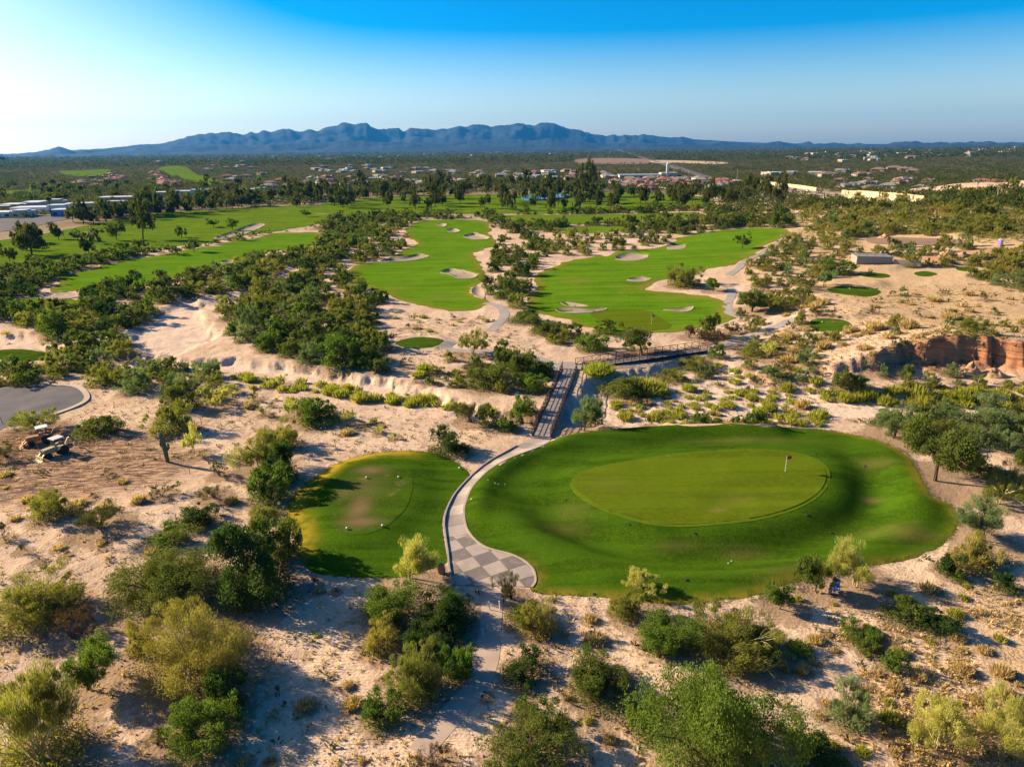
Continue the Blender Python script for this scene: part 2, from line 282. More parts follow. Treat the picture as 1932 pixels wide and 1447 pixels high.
M['collar'] = grass_material('collar_turf', (.085, .135, .008), (.075, .125, .007), (.15, .13, .03), 0, .7, None, .06, .8)
M['teedeck'] = grass_material('tee_turf', (.046, .092, .006), (.036, .075, .005), (.17, .11, .055), .2, .56, None, .12)
M['far_fair'] = grass_material('far_turf', (.110, .180, .010), (.055, .110, .008), (.17, .14, .04), .2, .58, None, .2)
M['sand'] = simple('bunker_sand', (.31, .235, .175), .95, 0, .12, .8, .3)
M['dirt'] = simple('graded_dirt', (.22, .145, .10), .95, 0, .2, .15, .3)
M['pale_dirt'] = simple('pale_dirt', (.42, .30, .20), .95, 0, .15, .1, .3)
M['asphalt'] = simple('asphalt', (.12, .11, .11), .9, 0, .25, .4, .1)
M['kerb'] = simple('kerb_concrete', (.38, .295, .215), .85, 0, .12, 2, .1)
M['concrete'] = simple('concrete', (.27, .23, .205), .85, 0, .15, 1, .15)
M['steel'] = simple('rusted_bridge_steel', (.060, .028, .018), .65, .3, .4, 4, .1)
M['bark'] = simple('dark_bark', (.10, .065, .045), .9, 0, .3, 6, .4)
M['yellow_bark'] = simple('palo_verde_bark', (.42, .36, .13), .8, 0, .2, 6, .2)
M['white'] = simple('white_paint', (.60, .59, .56), .5, 0, .04)
M['cream'] = simple('cream_wall', (.44, .36, .27), .85, 0, .08)
M['tan'] = simple('tan_stucco', (.36, .26, .18), .85, 0, .12)
M['rose'] = simple('rose_stucco', (.42, .20, .14), .85, 0, .12)
M['tile'] = simple('brown_tile', (.20, .12, .09), .85, 0, .25)
M['redtile'] = simple('red_tile', (.30, .10, .065), .85, 0, .25)
M['greyroof'] = simple('grey_roof', (.20, .185, .175), .8, 0, .2)
M['whiteroof'] = simple('white_roof', (.50, .50, .50), .6, 0, .06)
M['window'] = simple('window_glass', (.03, .04, .05), .15, 0, .1)
M['red'] = simple('red_cloth', (.70, .02, .015), .7, 0, .1)
M['blue'] = simple('blue_plastic', (.03, .13, .36), .45, 0, .1)
M['purple'] = simple('purple_plastic', (.20, .12, .42), .5, 0, .1)
M['black'] = simple('black_rubber', (.02, .02, .02), .8, 0, .2)
M['paint_tan'] = simple('tractor_cream_paint', (.60, .55, .45), .4, .1, .1)
M['paint_yel'] = simple('tractor_yellow_paint', (.45, .36, .16), .45, .1, .1)
M['paint_org'] = simple('tractor_orange_paint', (.50, .20, .07), .45, .1, .15)
M['cactus'] = simple('cactus_skin', (.08, .12, .045), .7, 0, .3, 8)
M['stone'] = simple('red_stone', (.36, .20, .13), .9, 0, .25, 3, .4)
M['block'] = simple('grey_block', (.27, .24, .20), .9, 0, .15, 2, .3)
M['wood'] = simple('weathered_wood', (.33, .24, .17), .9, 0, .2, 5, .2)
M['redearth'] = simple('red_earth', (.42, .24, .13), .95, 0, .2, .8, .5)
M['wall'] = simple('buff_retaining_wall', (.48, .36, .21), .85, 0, .08, .5)
M['stone2'] = simple('clod_earth', (.36, .26, .19), .95, 0, .3, 1)
M['blue2'] = simple('bright_blue_wall', (.06, .30, .62), .6, 0, .1)
LEAF = {'E': ((.14, .17, .03), (.20, .18, .04)), 'F': ((.055, .085, .020), (.07, .09, .024)), 'N': ((.155, .165, .045), (.120, .150, .035)), 'B': ((.15, .12, .055), (.11, .10, .045)), 'M': ((.115, .155, .028), (.165, .180, .042)), 'G': ((.120, .190, .030), (.165, .215, .040)), 'P': ((.27, .25, .055), (.20, .215, .045)),
        'W': ((.50, .45, .13), (.43, .42, .12)), 'O': ((.34, .275, .070), (.28, .245, .06)), 'C': ((.085, .085, .035), (.12, .11, .045)), 'Y': ((.33, .35, .045), (.42, .36, .07)),
        'S': ((.19, .25, .10), (.17, .20, .07)), 'D': ((.60, .43, .21), (.48, .34, .16)), 'R': ((.095, .055, .04), (.075, .045, .035)), 'T': ((.070, .092, .018), (.12, .12, .026)), 'K': ((.05, .095, .022), (.08, .12, .03))}
for k, (a, b) in LEAF.items(): M['leaf_' + k] = leaf_material('foliage_' + k.lower(), a, b, .50 if k in 'WYPG' else .44)
# ------------------------------------------------------------------ mesh helpers
def link(o, parent=None):
    col.objects.link(o)
    if parent is not None: o.parent = parent
    return o
def tag(o, label=None, cat=None, group=None, kind=None):
    if label: o['label'] = label
    if cat: o['category'] = cat
    if group: o['group'] = group
    if kind: o['kind'] = kind
    return o
def mesh_np(name, V, Fc, m=None, attrs=None, smooth_=False, quads=None):
    """V (n,3), Fc (k,3|4) int array"""
    me = bpy.data.meshes.new(name); V = np.asarray(V, np.float32); Fc = np.asarray(Fc, np.int32); k = Fc.shape[1]
    me.vertices.add(len(V)); me.vertices.foreach_set('co', V.ravel())
    me.loops.add(Fc.size); me.loops.foreach_set('vertex_index', Fc.ravel())
    me.polygons.add(len(Fc)); me.polygons.foreach_set('loop_start', np.arange(len(Fc), dtype=np.int32) * k)
    try: me.polygons.foreach_set('loop_total', np.full(len(Fc), k, np.int32))
    except Exception: pass
    for an, (dom, typ, dat) in (attrs or {}).items():
        at_ = me.attributes.new(an, typ, dom); at_.data.foreach_set('color' if typ == 'FLOAT_COLOR' else 'value', np.asarray(dat, np.float32).ravel())
    me.update(calc_edges=True)
    if smooth_: me.polygons.foreach_set('use_smooth', np.ones(len(Fc), bool))
    if m is not None: me.materials.append(m)
    return me
class MB:
    def __init__(s): s.v = []; s.f = []
    def add(s, V, Fs):
        k = len(s.v); s.v += [tuple(v) for v in V]; s.f += [tuple(i + k for i in f) for f in Fs]; return s
    def box(s, c, d, rz=0, M_=None, taper=1.0):
        V = []
        for sz in (-1, 1):
            q = taper if sz > 0 else 1
            for sx, sy in ((-1, -1), (1, -1), (1, 1), (-1, 1)):
                V.append(Vector((sx * d[0] / 2 * q, sy * d[1] / 2 * q, sz * d[2] / 2)))
        R_ = M_ if M_ is not None else Matrix.Rotation(rz, 3, 'Z')
        V = [R_ @ v + Vector(c) for v in V]
        return s.add(V, [(3, 2, 1, 0), (4, 5, 6, 7), (0, 1, 5, 4), (1, 2, 6, 5), (2, 3, 7, 6), (3, 0, 4, 7)])
    def bar(s, a, b, w, t=None):
        a = Vector(a); b = Vector(b); d = b - a; q = d.to_track_quat('X', 'Z').to_matrix()
        return s.box((a + b) / 2, (d.length, w, t or w), M_=q)
    def tube(s, pts, rads, n=6):
        pts = [Vector(p) for p in pts]; k = len(s.v); V = []
        for i, p in enumerate(pts):
            d = (pts[min(i + 1, len(pts) - 1)] - pts[max(i - 1, 0)]).normalized()
            q = d.to_track_quat('Z', 'X').to_matrix()
            for j in range(n):
                a = 2 * math.pi * j / n; V.append(q @ Vector((math.cos(a) * rads[i], math.sin(a) * rads[i], 0)) + p)
        Fs = [(i * n + j, i * n + (j + 1) % n, (i + 1) * n + (j + 1) % n, (i + 1) * n + j) for i in range(len(pts) - 1) for j in range(n)]
        Fs += [tuple(reversed(range(n))), tuple(range((len(pts) - 1) * n, len(pts) * n))]
        return s.add(V, Fs)
    def lathe(s, prof, c=(0, 0, 0), n=12, axis='Z', cap=True):
        V = []
        for r_, z in prof:
            for j in range(n):
                a = 2 * math.pi * j / n; x, y = math.cos(a) * r_, math.sin(a) * r_
                v = (x, y, z) if axis == 'Z' else ((z, x, y) if axis == 'X' else (x, z, y)); V.append((v[0] + c[0], v[1] + c[1], v[2] + c[2]))
        m_ = len(prof); Fs = [(i * n + j, i * n + (j + 1) % n, (i + 1) * n + (j + 1) % n, (i + 1) * n + j) for i in range(m_ - 1) for j in range(n)]
        if cap: Fs += [tuple(reversed(range(n))), tuple(range((m_ - 1) * n, m_ * n))]
        return s.add(V, Fs)
    def mesh(s, name, m, sm=False):
        me = bpy.data.meshes.new(name); me.from_pydata(s.v, [], s.f); me.update()
        if m is not None: me.materials.append(m)
        if sm: me.polygons.foreach_set('use_smooth', [True] * len(me.polygons))
        return me
    def build(s, name, m, parent=None, sm=False):
        o = bpy.data.objects.new(name, s.mesh(name, m, sm)); return link(o, parent)
def empty(name, loc, rz=0):
    o = bpy.data.objects.new(name, None); o.location = loc; o.rotation_euler = (0, 0, rz); o.empty_display_size = .2; return link(o)
def copy_tree(o, parent=None):
    c = o.copy(); col.objects.link(c)
    if parent is not None: c.parent = parent
    for ch in list(o.children): copy_tree(ch, c)
    return c
# ------------------------------------------------------------------ sheets laid on the terrain
SHEETS = []     # (level, world polygon)
def offset_at(x, y): return .008 + .00028 * np.hypot(x, y)
def sheet(name, px, level, m, res, label, cat, sub=3, edge=None, worn=None, skirt=.4, wpoly=None, uv=None, mound=None):
    if wpoly is None:
        P = at(*smooth(px, sub).T)[:, :2]
        if name == 'fairway_turf' or name == 'green_surround_turf':
            q = 2.2 if name == 'fairway_turf' else .35; f_ = 5.0 if q > 1 else 1.6
            P = smooth(P, 3) if q > 1 else smooth(P, 3); P = P + q * np.column_stack([fbm(P[:, 0] / f_, P[:, 1] / f_, 2, 201), fbm(P[:, 0] / f_, P[:, 1] / f_, 2, 202)])
    else: P = wpoly
    SHEETS.append((level, P, name, m, res, label, cat, edge, worn, skirt, uv))
    return P
def hole_mask(x, y, level, P0, cell=None):
    low = np.zeros(x.shape, bool)
    for s in SHEETS:
        if s[0] > level:
            d = sdf(s[1], x, y, 1.0); mg = .08 + 1.25 * (cell if cell is not None else P0)
            low |= d > mg
    return low
def build_sheet(s):
    level, P, name, m, res, label, cat, edge, worn, skirt, uv = s
    pts = []
    for i in range(len(P)):
        a, b = P[i - 1], P[i]; k = max(1, int(np.hypot(*(b - a)) / (res * 1.0)))
        for j in range(k): pts.append(a + (b - a) * j / k)
    B = np.array(pts); n = len(B)
    lo, hi = P.min(0), P.max(0); gx, gy = np.meshgrid(np.arange(lo[0], hi[0], res), np.arange(lo[1], hi[1], res * .9))
    gx = gx + (np.arange(gx.shape[0]) % 2)[:, None] * res / 2; Q = np.column_stack([gx.ravel(), gy.ravel()])
    Q = Q[sdf(P, Q[:, 0], Q[:, 1]) > res * .45]; A = np.vstack([B, Q])
    vs, es, fs, ov, oe, of = delaunay_2d_cdt([Vector(p) for p in A], [(i, (i + 1) % n) for i in range(n)], [], 1, 1e-4)
    V = np.array([(v[0], v[1]) for v in vs]); T = np.array([f for f in fs if len(f) == 3], np.int32)
    c = (V[T[:, 0]] + V[T[:, 1]] + V[T[:, 2]]) / 3; T = T[sdf(P, c[:, 0], c[:, 1]) > 0]
    z = height(V[:, 0], V[:, 1]) + offset_at(V[:, 0], V[:, 1]) * level
    dd = sdf(P, V[:, 0], V[:, 1])
    z = z - .3 * hole_mask(V[:, 0], V[:, 1], level, res)
    # skirt down into the ground along the rim
    ecount = {}
    for t in T:
        for a, b in ((t[0], t[1]), (t[1], t[2]), (t[2], t[0])): ecount[(min(a, b), max(a, b))] = ecount.get((min(a, b), max(a, b)), []) + [(a, b)]
    rim = [v[0] for v in ecount.values() if len(v) == 1]
    k = len(V); mp = {}; SV = []; SF = []
    for a, b in rim:
        for q in (a, b):
            if q not in mp: mp[q] = k + len(SV); SV += [(V[q][0], V[q][1], z[q]), (V[q][0], V[q][1], z[q] - skirt - .25 * level)]
        SF += [(mp[b], mp[a], mp[a] + 1), (mp[b], mp[a] + 1, mp[b] + 1)]
    V3 = np.vstack([np.column_stack([V, z]), np.array(SV)]) if SV else np.column_stack([V, z]); T = np.vstack([T, np.array(SF, np.int32)])
    x, y = V3[:, 0], V3[:, 1]; dd = sdf(P, x, y)
    eg = np.zeros(len(V3)) if edge is None else edge(x, y, dd); wn = np.zeros(len(V3)) if worn is None else worn(x, y)
    attrs = {'edge': ('POINT', 'FLOAT', eg), 'worn': ('POINT', 'FLOAT', wn)}
    me = mesh_np(name, V3, T, m, attrs, True)
    if uv is not None:
        U = uv(x, y); l = me.uv_layers.new(name='UVMap'); li = np.zeros(len(me.loops), np.int32); me.loops.foreach_get('vertex_index', li); l.data.foreach_set('uv', U[li].astype(np.float32).ravel())
    o = link(bpy.data.objects.new(name, me)); tag(o, label, cat, None, 'structure'); return o
def edge_fn(w=1.6, side=None):
    def f(x, y, d):
        e = ss(-d, -w, -.1)
        if side is not None: e = e * side(x, y)
        return e
    return f
def blobs(lst):
    C_ = [(at1(px, py)[:2], rx, ry, k) for px, py, rx, ry, k in lst]
    def f(x, y):
        v = np.zeros(x.shape)
        for c, rx, ry, k in C_: v = np.maximum(v, k * np.exp(-((x - c[0]) / rx) ** 2 - ((y - c[1]) / ry) ** 2))
        return v
    return f
lw = lambda x, y: ss(-x, 18, 24)
sheet('green_surround_turf', F1, 1, M['rough'], .75, 'mown dark green surround of the nearest green, edged by desert sand', 'lawn', edge=edge_fn(1.8, lambda x, y: np.maximum(ss(x, 44, 56), ss(-y, -66, -60)) * .9),
      worn=blobs([(1280,1030,2.5,.8,.35),(1400,1045,2.4,1.0,.5),(1640,945,1.6,.7,.9),(1720,1005,3,1.6,.6),(1080,965,2.5,1.6,.35),(1060,1000,3,1.5,.35),(1650,875,2.5,1.2,.6),(1670,1000,4,1.2,.4),(1420,830,9,.7,.5),(1560,1080,6,1.0,.6)]))
sheet('putting_green', G1, 2, M['collar'], .6, 'collar ring of brighter turf around the closest putting green', 'putting green')
gw = at(*smooth(G1, 3).T)[:, :2]; gc = gw.mean(0); gi = gc + (gw - gc) * (1 - .55 / np.hypot(*(gw - gc).T))[:, None]
sheet('putting_green', None, 3, M['green'], .6, 'closely mown olive putting green holding the red flag', 'putting green', wpoly=gi, worn=blobs([(1355,963,1.0,.5,1.3),(1390,945,2.2,1.3,.35),(1150,915,3,2,.2)]))
sheet('tee_turf', T1, 1, M['teerough'], .75, 'rough grass bank around the worn tee beside the cart path', 'lawn', edge=edge_fn(4.2, lambda x, y: np.maximum(ss(-x, 20.5, 24.5), ss(y, 82, 88) * ss(-x, 12, 16))))
sheet('tee_box', T1D, 2, M['teedeck'], .6, 'level tee with brown worn patches beside the cart path', 'tee', worn=blobs([(700,888,2.0,1.2,1.0),(678,960,1.4,3.6,1.0),(680,985,2.2,1.2,1.1),(650,930,1.2,2,.5),(690,920,2.5,3.5,.45)]))
fw_w = blobs([(740,545,6,4,.5),(840,560,6,3,.5),(1090,530,5,4,.6),(1240,540,8,4,.8),(1300,560,8,3,.7),(1230,610,4,3,.6),(1400,480,8,4,.4)])
sheet('fairway_turf', F2, 1, M['fair'], 1.6, 'bright green fairway in the middle with several bunkers', 'fairway', edge=edge_fn(4), worn=fw_w)
sheet('fairway_turf', F3, 1, M['fair'], 1.6, 'bright green fairway beyond the long bridge, green at its near end', 'fairway', edge=edge_fn(4), worn=fw_w)
sheet('putting_green', G3, 2, M['green'], 1.0, 'pale putting green behind the trees beyond the long bridge', 'putting green')
sheet('fairway_turf', F4, 1, M['fair'], 2.0, 'narrow bright green fairway beyond the sandy side channel', 'fairway', edge=edge_fn(4))
sheet('fairway_turf', F5, 1, M['far_fair'], 2.6, 'yellow-green rolling fairway in front of the low white buildings', 'fairway')
sheet('fairway_turf', F6, 1, M['far_fair'], 3.5, 'wide distant parkland fairway between tall dark trees', 'fairway')
sheet('fairway_turf', F7, 1, M['far_fair'], 3.5, 'strip of distant fairway behind the mesquite belt', 'fairway')
sheet('fairway_turf', F8, 1, M['far_fair'], 2.5, 'little green patch among mesquites above the sandy gap', 'fairway')
sheet('fairway_turf', F9, 1, M['far_fair'], 8, 'far hillside fairway above the red roofed houses', 'fairway')
sheet('fairway_turf', F10, 1, M['far_fair'], 8, 'far strip of fairway near the terracotta houses', 'fairway')
sheet('fairway_turf', F11, 1, M['far_fair'], 6, 'thin distant fairway strip at the far edge of the scrub', 'fairway')
sheet('fairway_turf', FL, 1, M['far_fair'], 1.5, 'small pale green tucked behind trees by a large bunker', 'putting green')
TEE = lambda px, lab: sheet('tee_box', px, 1, M['teedeck'], .9, lab, 'tee')
TEE(TL, 'flat tee pad on sand beside the asphalt turning circle'); TEE(TC, 'oval tee pad on sand between fairway and dry riverbed')
for p, lab in zip(TR, ('round tee pad nearest the red cliff', 'oval tee pad with white marker, second uphill from the cliff', 'narrow tee pad in front of the block structure', 'small round tee pad on a sand mound', 'smallest and farthest tee pad on the sandy slope')): TEE(p, lab)
bl = ['long bunker beside the far putting green', 'thin bunker just behind the long bunker', 'crescent bunker on the open side of the far green', 'small bunker in mid fairway beyond the bridge', 'rounded bunker on the far side of the fairway', 'bunker spit at the fairway edge by mesquites', 'large lobed bunker in the middle fairway', 'long shaded bunker along the mesquite belt', 'bunker with grass tongue high on the middle fairway', 'small bunker near the top of the middle fairway', 'tiny bunker beside the topmost green', 'curved bunker at the near tip of the middle fairway', 'pale bunker near the large dark tree', 'long grey bunker beneath the row of dark trees', 'wide bunker beside the small pale green', 'little bunker at the edge of the narrow fairway']
for p, lab in zip(BUNK, bl): sheet('sand_bunker', p, 2, M['sand'], 1.3, lab, 'bunker')
# cart path
PL = at(*smooth(PATHL, 4, False).T)[:, :2]; PR = at(*smooth(PATHR, 4, False).T)[:, :2]
pG, pH, pI = at1(908.5, 1068.6)[:2], at1(942, 1057)[:2], at1(926, 1087)[:2]
Mi = np.linalg.inv(np.column_stack([pH - pG, pI - pG]))
mid_n = 60
def arc(Q, n): 
    s = np.r_[0, np.cumsum(np.hypot(*np.diff(Q, axis=0).T))]; t = np.linspace(0, s[-1], n); return np.column_stack([np.interp(t, s, Q[:, 0]), np.interp(t, s, Q[:, 1])])
_a = arc(PL, mid_n); _r = arc(PR, 400); centre = (_a + _r[np.argmin((_a[:, None, 0] - _r[:, 0]) ** 2 + (_a[:, None, 1] - _r[:, 1]) ** 2, 1)]) / 2
cs = np.r_[0, np.cumsum(np.hypot(*np.diff(centre, axis=0).T))]
def path_uv(x, y):
    k = np.argmin((x[:, None] - centre[:, 0]) ** 2 + (y[:, None] - centre[:, 1]) ** 2, 1)
    d = np.zeros(len(x)); b = np.zeros(len(x)); best = np.full(len(x), 1e9)
    for i in range(mid_n - 1):
        a = centre[i]; e = centre[i + 1] - a; q = e @ e; t = np.clip(((x - a[0]) * e[0] + (y - a[1]) * e[1]) / q, 0, 1)
        dd = np.hypot(x - a[0] - t * e[0], y - a[1] - t * e[1]); m_ = dd < best; best = np.where(m_, dd, best); d = np.where(m_, cs[i] + t * math.sqrt(q), d)
    return np.column_stack([d, best])
m, ns, L = mat('cart_path_concrete')
o = N(ns, 'ShaderNodeOutputMaterial'); b = N(ns, 'ShaderNodeBsdfPrincipled'); b.inputs['Roughness'].default_value = .8
g = N(ns, 'ShaderNodeNewGeometry').outputs['Position']
def lattice(vec_u, vec_v, org):
    out = []
    for a in (vec_u, vec_v):
        d = N(ns, 'ShaderNodeVectorMath', operation='DOT_PRODUCT'); L.new(g, d.inputs[0]); d.inputs[1].default_value = (a[0], a[1], 0)
        out.append(math_(ns, L, 'SUBTRACT', d.outputs['Value'], float(a[0] * org[0] + a[1] * org[1])))
    return out
lu, lv = lattice(Mi[0], Mi[1], pG)
par = math_(ns, L, 'MODULO', math_(ns, L, 'ADD', math_(ns, L, 'ADD', math_(ns, L, 'FLOOR', lu), math_(ns, L, 'FLOOR', lv)), 40.0), 2.0)
uvn = N(ns, 'ShaderNodeUVMap'); sx = N(ns, 'ShaderNodeSeparateXYZ'); L.new(uvn.outputs[0], sx.inputs[0])
seg = math_(ns, L, 'FLOOR', math_(ns, L, 'DIVIDE', sx.outputs[0], 2.35)); par2 = math_(ns, L, 'MODULO', seg, 2.0)
sy_ = N(ns, 'ShaderNodeSeparateXYZ'); L.new(g, sy_.inputs[0]); isplaza = math_(ns, L, 'LESS_THAN', sy_.outputs[1], float(at1(860, 1012)[1]))
pm = N(ns, 'ShaderNodeMix', data_type='FLOAT'); L.new(isplaza, pm.inputs[0]); L.new(par2, pm.inputs[2]); L.new(par, pm.inputs[3])
nz = noise(ns, L, g, 1.2, 5, .6); mpn = N(ns, 'ShaderNodeMapping'); mpn.inputs['Scale'].default_value = (1, 7, 1); mpn.inputs['Rotation'].default_value = (0, 0, .15); L.new(g, mpn.inputs[0]); nzz = noise(ns, L, mpn.outputs[0], 1.0, 3)
lt = mixc(ns, L, nz, (.26, .205, .165), (.40, .325, .265)); dk = mixc(ns, L, nzz, (.095, .078, .068), (.185, .148, .128))
c = mixc(ns, L, math_(ns, L, 'MULTIPLY', pm.outputs[0], math_(ns, L, 'ADD', math_(ns, L, 'MULTIPLY', isplaza, .42), .55)), lt, dk)
def joint(v, w_):
    f_ = math_(ns, L, 'FRACT', v); return math_(ns, L, 'LESS_THAN', math_(ns, L, 'MINIMUM', f_, math_(ns, L, 'SUBTRACT', 1.0, f_)), w_)
jp = math_(ns, L, 'MAXIMUM', joint(lu, .018), joint(lv, .018)); jq = joint(math_(ns, L, 'DIVIDE', sx.outputs[0], 2.35), .016)
jm = N(ns, 'ShaderNodeMix', data_type='FLOAT'); L.new(isplaza, jm.inputs[0]); L.new(jq, jm.inputs[2]); L.new(jp, jm.inputs[3]); c = mixc(ns, L, math_(ns, L, 'MULTIPLY', jm.outputs[0], .6), c, (.06, .05, .042))
stn = sharp(ns, L, noise(ns, L, g, .55, 5, .7), .50, .68); c = mixc(ns, L, math_(ns, L, 'MULTIPLY', stn, .35), c, (.42, .31, .22))
L.new(c, b.inputs['Base Color']); bp = N(ns, 'ShaderNodeBump'); bp.inputs['Strength'].default_value = .15; L.new(nzz, bp.inputs['Height']); L.new(bp.outputs[0], b.inputs['Normal']); L.new(b.outputs[0], o.inputs[0])
M['path'] = m
sheet('cart_path', None, 2, M['path'], .45, 'curving slab cart path widening into a checkered concrete apron', 'path', wpoly=np.vstack([PL, PR[::-1]]), uv=path_uv)
sheet('asphalt_turning_circle', CUL, 1, M['asphalt'], 1.2, 'grey asphalt turning circle with pale kerb', 'road')
def strip(px, w, n=4):
    c = at(*smooth(px, n, False).T)[:, :2]; t = np.gradient(c, axis=0); t /= np.hypot(*t.T)[:, None]; nn = np.column_stack([-t[:, 1], t[:, 0]])
    w = np.asarray(w, float) * np.ones(len(c)) if np.ndim(w) == 0 else np.interp(np.linspace(0, 1, len(c)), np.linspace(0, 1, len(w)), w)
    return np.vstack([c + nn * w[:, None] / 2, (c - nn * w[:, None] / 2)[::-1]])
def path(name, px, w, m, lab, res=.8, lev=1, n=4, cat='path'): return sheet(name, None, lev, m, res, lab, cat, wpoly=strip(px, w, n))
path('cart_path', [(1058,699),(1040,688),(1020,678),(985,672),(945,668),(905,664),(868,662),(845,658),(842,650),(852,645)], 2.6, M['concrete'], 'grey concrete cart path curling to the oval tee')
path('cart_path', [(1332,661),(1360,652),(1400,640),(1440,625),(1475,612),(1500,600)], [2.8,3,3,3,2.6], M['concrete'], 'grey cart path leaving the far end of the long bridge')
path('cart_path', [(1405,600),(1375,590),(1372,575),(1380,558),(1378,545)], 2.5, M['concrete'], 'grey cart path beside the far green', 1.0)
path('cart_path', [(925,625),(945,605),(952,592),(940,578),(915,572)], 2.6, M['concrete'], 'pale cart path winding to the middle fairway', .8)
path('cart_path', [(1375,520),(1395,505),(1410,490),(1440,478),(1480,450),(1500,440)], 2.6, M['concrete'], 'cart path climbing past the fairway corner', 1.4)
path('sand_track', [(930,1112),(928,1150),(924,1200),(918,1250),(895,1300),(850,1350),(790,1420)], [2.2,2.0,2.0,2.0,2.2,1.8], simple('compacted_track', (.40,.30,.235), .95, 0, .15, .8, .3), 'compacted sandy track leading from the checkered apron', .6)
path('highway', [(1160,281),(1185,290),(1215,299),(1250,309),(1290,321),(1330,334),(1370,342),(1420,349),(1480,357),(1530,363),(1572,369)], [30,26,22,20,18,17,16,15,14,14,14], M['asphalt'], 'far grey highway cutting through the scrub', 8, cat='road')
sheet('dirt_lot', [(1085,302),(1130,299),(1200,300),(1225,304),(1215,310),(1150,310),(1095,308)], 1, M['dirt'], 25, 'distant graded reddish dirt lot beside the highway', 'dirt lot')
sheet('dirt_lot', [(1225,303),(1300,304),(1370,307),(1360,310),(1290,308),(1240,308)], 1, M['pale_dirt'], 25, 'distant pale cleared strip across the highway', 'dirt lot')
sheet('dirt_lot', [(1600,372),(1650,374),(1665,380),(1640,388),(1618,382)], 1, M['pale_dirt'], 6, 'pale dirt patch below the buff roadside wall', 'dirt lot')
sheet('dirt_lot', [(1380,339),(1430,345),(1500,355),(1560,364),(1600,371),(1680,377),(1742,382),(1750,388),(1680,385),(1600,380),(1540,372),(1480,363),(1400,350)], 1, M['pale_dirt'], 5, 'long pale cleared strip beside the highway wall', 'dirt lot')
sheet('dirt_lot', [(1545,366),(1575,369),(1560,372),(1535,370)], 1, M['pale_dirt'], 6, 'pale shoulder patch at the end of the highway wall', 'dirt lot')
sheet('dirt_lot', [(1634,452),(1660,447),(1800,452),(1820,455),(1800,463),(1690,462),(1645,460)], 1, M['dirt'], 2, 'levelled red dirt pad above the block structure', 'dirt lot')
sheet('dirt_lot', [(1570,492),(1640,484),(1700,488),(1800,480),(1850,470),(1895,468),(1900,474),(1830,488),(1760,496),(1640,500),(1580,502)], 1, M['redearth'], 2, 'red earth yard around the block structure', 'dirt lot')
sheet('parking_road', [(-40,418),(60,412),(160,400),(170,405),(100,420),(40,432),(-40,440)], 1, M['asphalt'], 4, 'grey street before the low white buildings', 'road')
for s in SHEETS: build_sheet(s)
# pond, seen as a sliver of blue between the far trees
sheet('pond', [(985,374),(1010,371),(1050,369),(1075,371),(1060,376),(1020,379),(990,378)], 2, None, 5, 'blue pond glimpsed between distant trees', 'pond')
s = SHEETS[-1]; P = s[1]; m, ns, L = mat('pond_water'); o_ = N(ns, 'ShaderNodeOutputMaterial'); b = N(ns, 'ShaderNodeBsdfPrincipled'); b.inputs['Base Color'].default_value = (.05, .14, .28, 1); b.inputs['Roughness'].default_value = .12
n_ = noise(ns, L, N(ns, 'ShaderNodeNewGeometry').outputs['Position'], .8); bp = N(ns, 'ShaderNodeBump'); bp.inputs['Strength'].default_value = .1; L.new(n_, bp.inputs['Height']); L.new(bp.outputs[0], b.inputs['Normal']); L.new(b.outputs[0], o_.inputs[0])
z = float(height(*P.T).max()) + 1.1; zb = z - 1.6
o = MB().add([(x, y, z) for x, y in P] + [(x, y, zb) for x, y in P], [tuple(range(len(P)))] + [(i, (i + 1) % len(P), (i + 1) % len(P) + len(P), i + len(P)) for i in range(len(P))]).build('pond', m); tag(o, s[5], s[6], None, 'structure')
# kerbs
def ribbon(name, C_, w, hgt, m, label, cat='kerb', base=0.0):
    t = np.gradient(C_, axis=0); t /= np.hypot(*t.T)[:, None]; nn = np.column_stack([-t[:, 1], t[:, 0]])
    A, B = C_ + nn * w / 2, C_ - nn * w / 2; zc = height(C_[:, 0], C_[:, 1]) + 2 * offset_at(C_[:, 0], C_[:, 1]) + base; n = len(C_)
    V = []
    for i in range(n): V += [(A[i][0], A[i][1], zc[i] - .5), (A[i][0], A[i][1], zc[i] + hgt), (B[i][0], B[i][1], zc[i] + hgt), (B[i][0], B[i][1], zc[i] - .5)]
    Fs = [(4 * i + a, 4 * i + b_, 4 * i + 4 + b_, 4 * i + 4 + a) for i in range(n - 1) for a, b_ in ((0, 1), (1, 2), (2, 3), (3, 0))] + [(3, 2, 1, 0), tuple(4 * n - 4 + k for k in range(4))]
    o = MB().add(V, Fs).build(name, m); return tag(o, label, cat, None, 'structure')
ribbon('path_kerb', PR[2:], .24, .05, M['kerb'], 'thin pale kerb between cart path and green surround')
ribbon('path_kerb', PL[4:], .2, .18, M['concrete'], 'raised kerb along the tee side of the cart path')
ribbon('road_kerb', at(*smooth([(120,727),(148,731),(163,744),(161,757),(136,770),(100,783)], 4, False).T)[:, :2], .9, .08, M['kerb'], 'pale curved kerb of the asphalt turning circle')
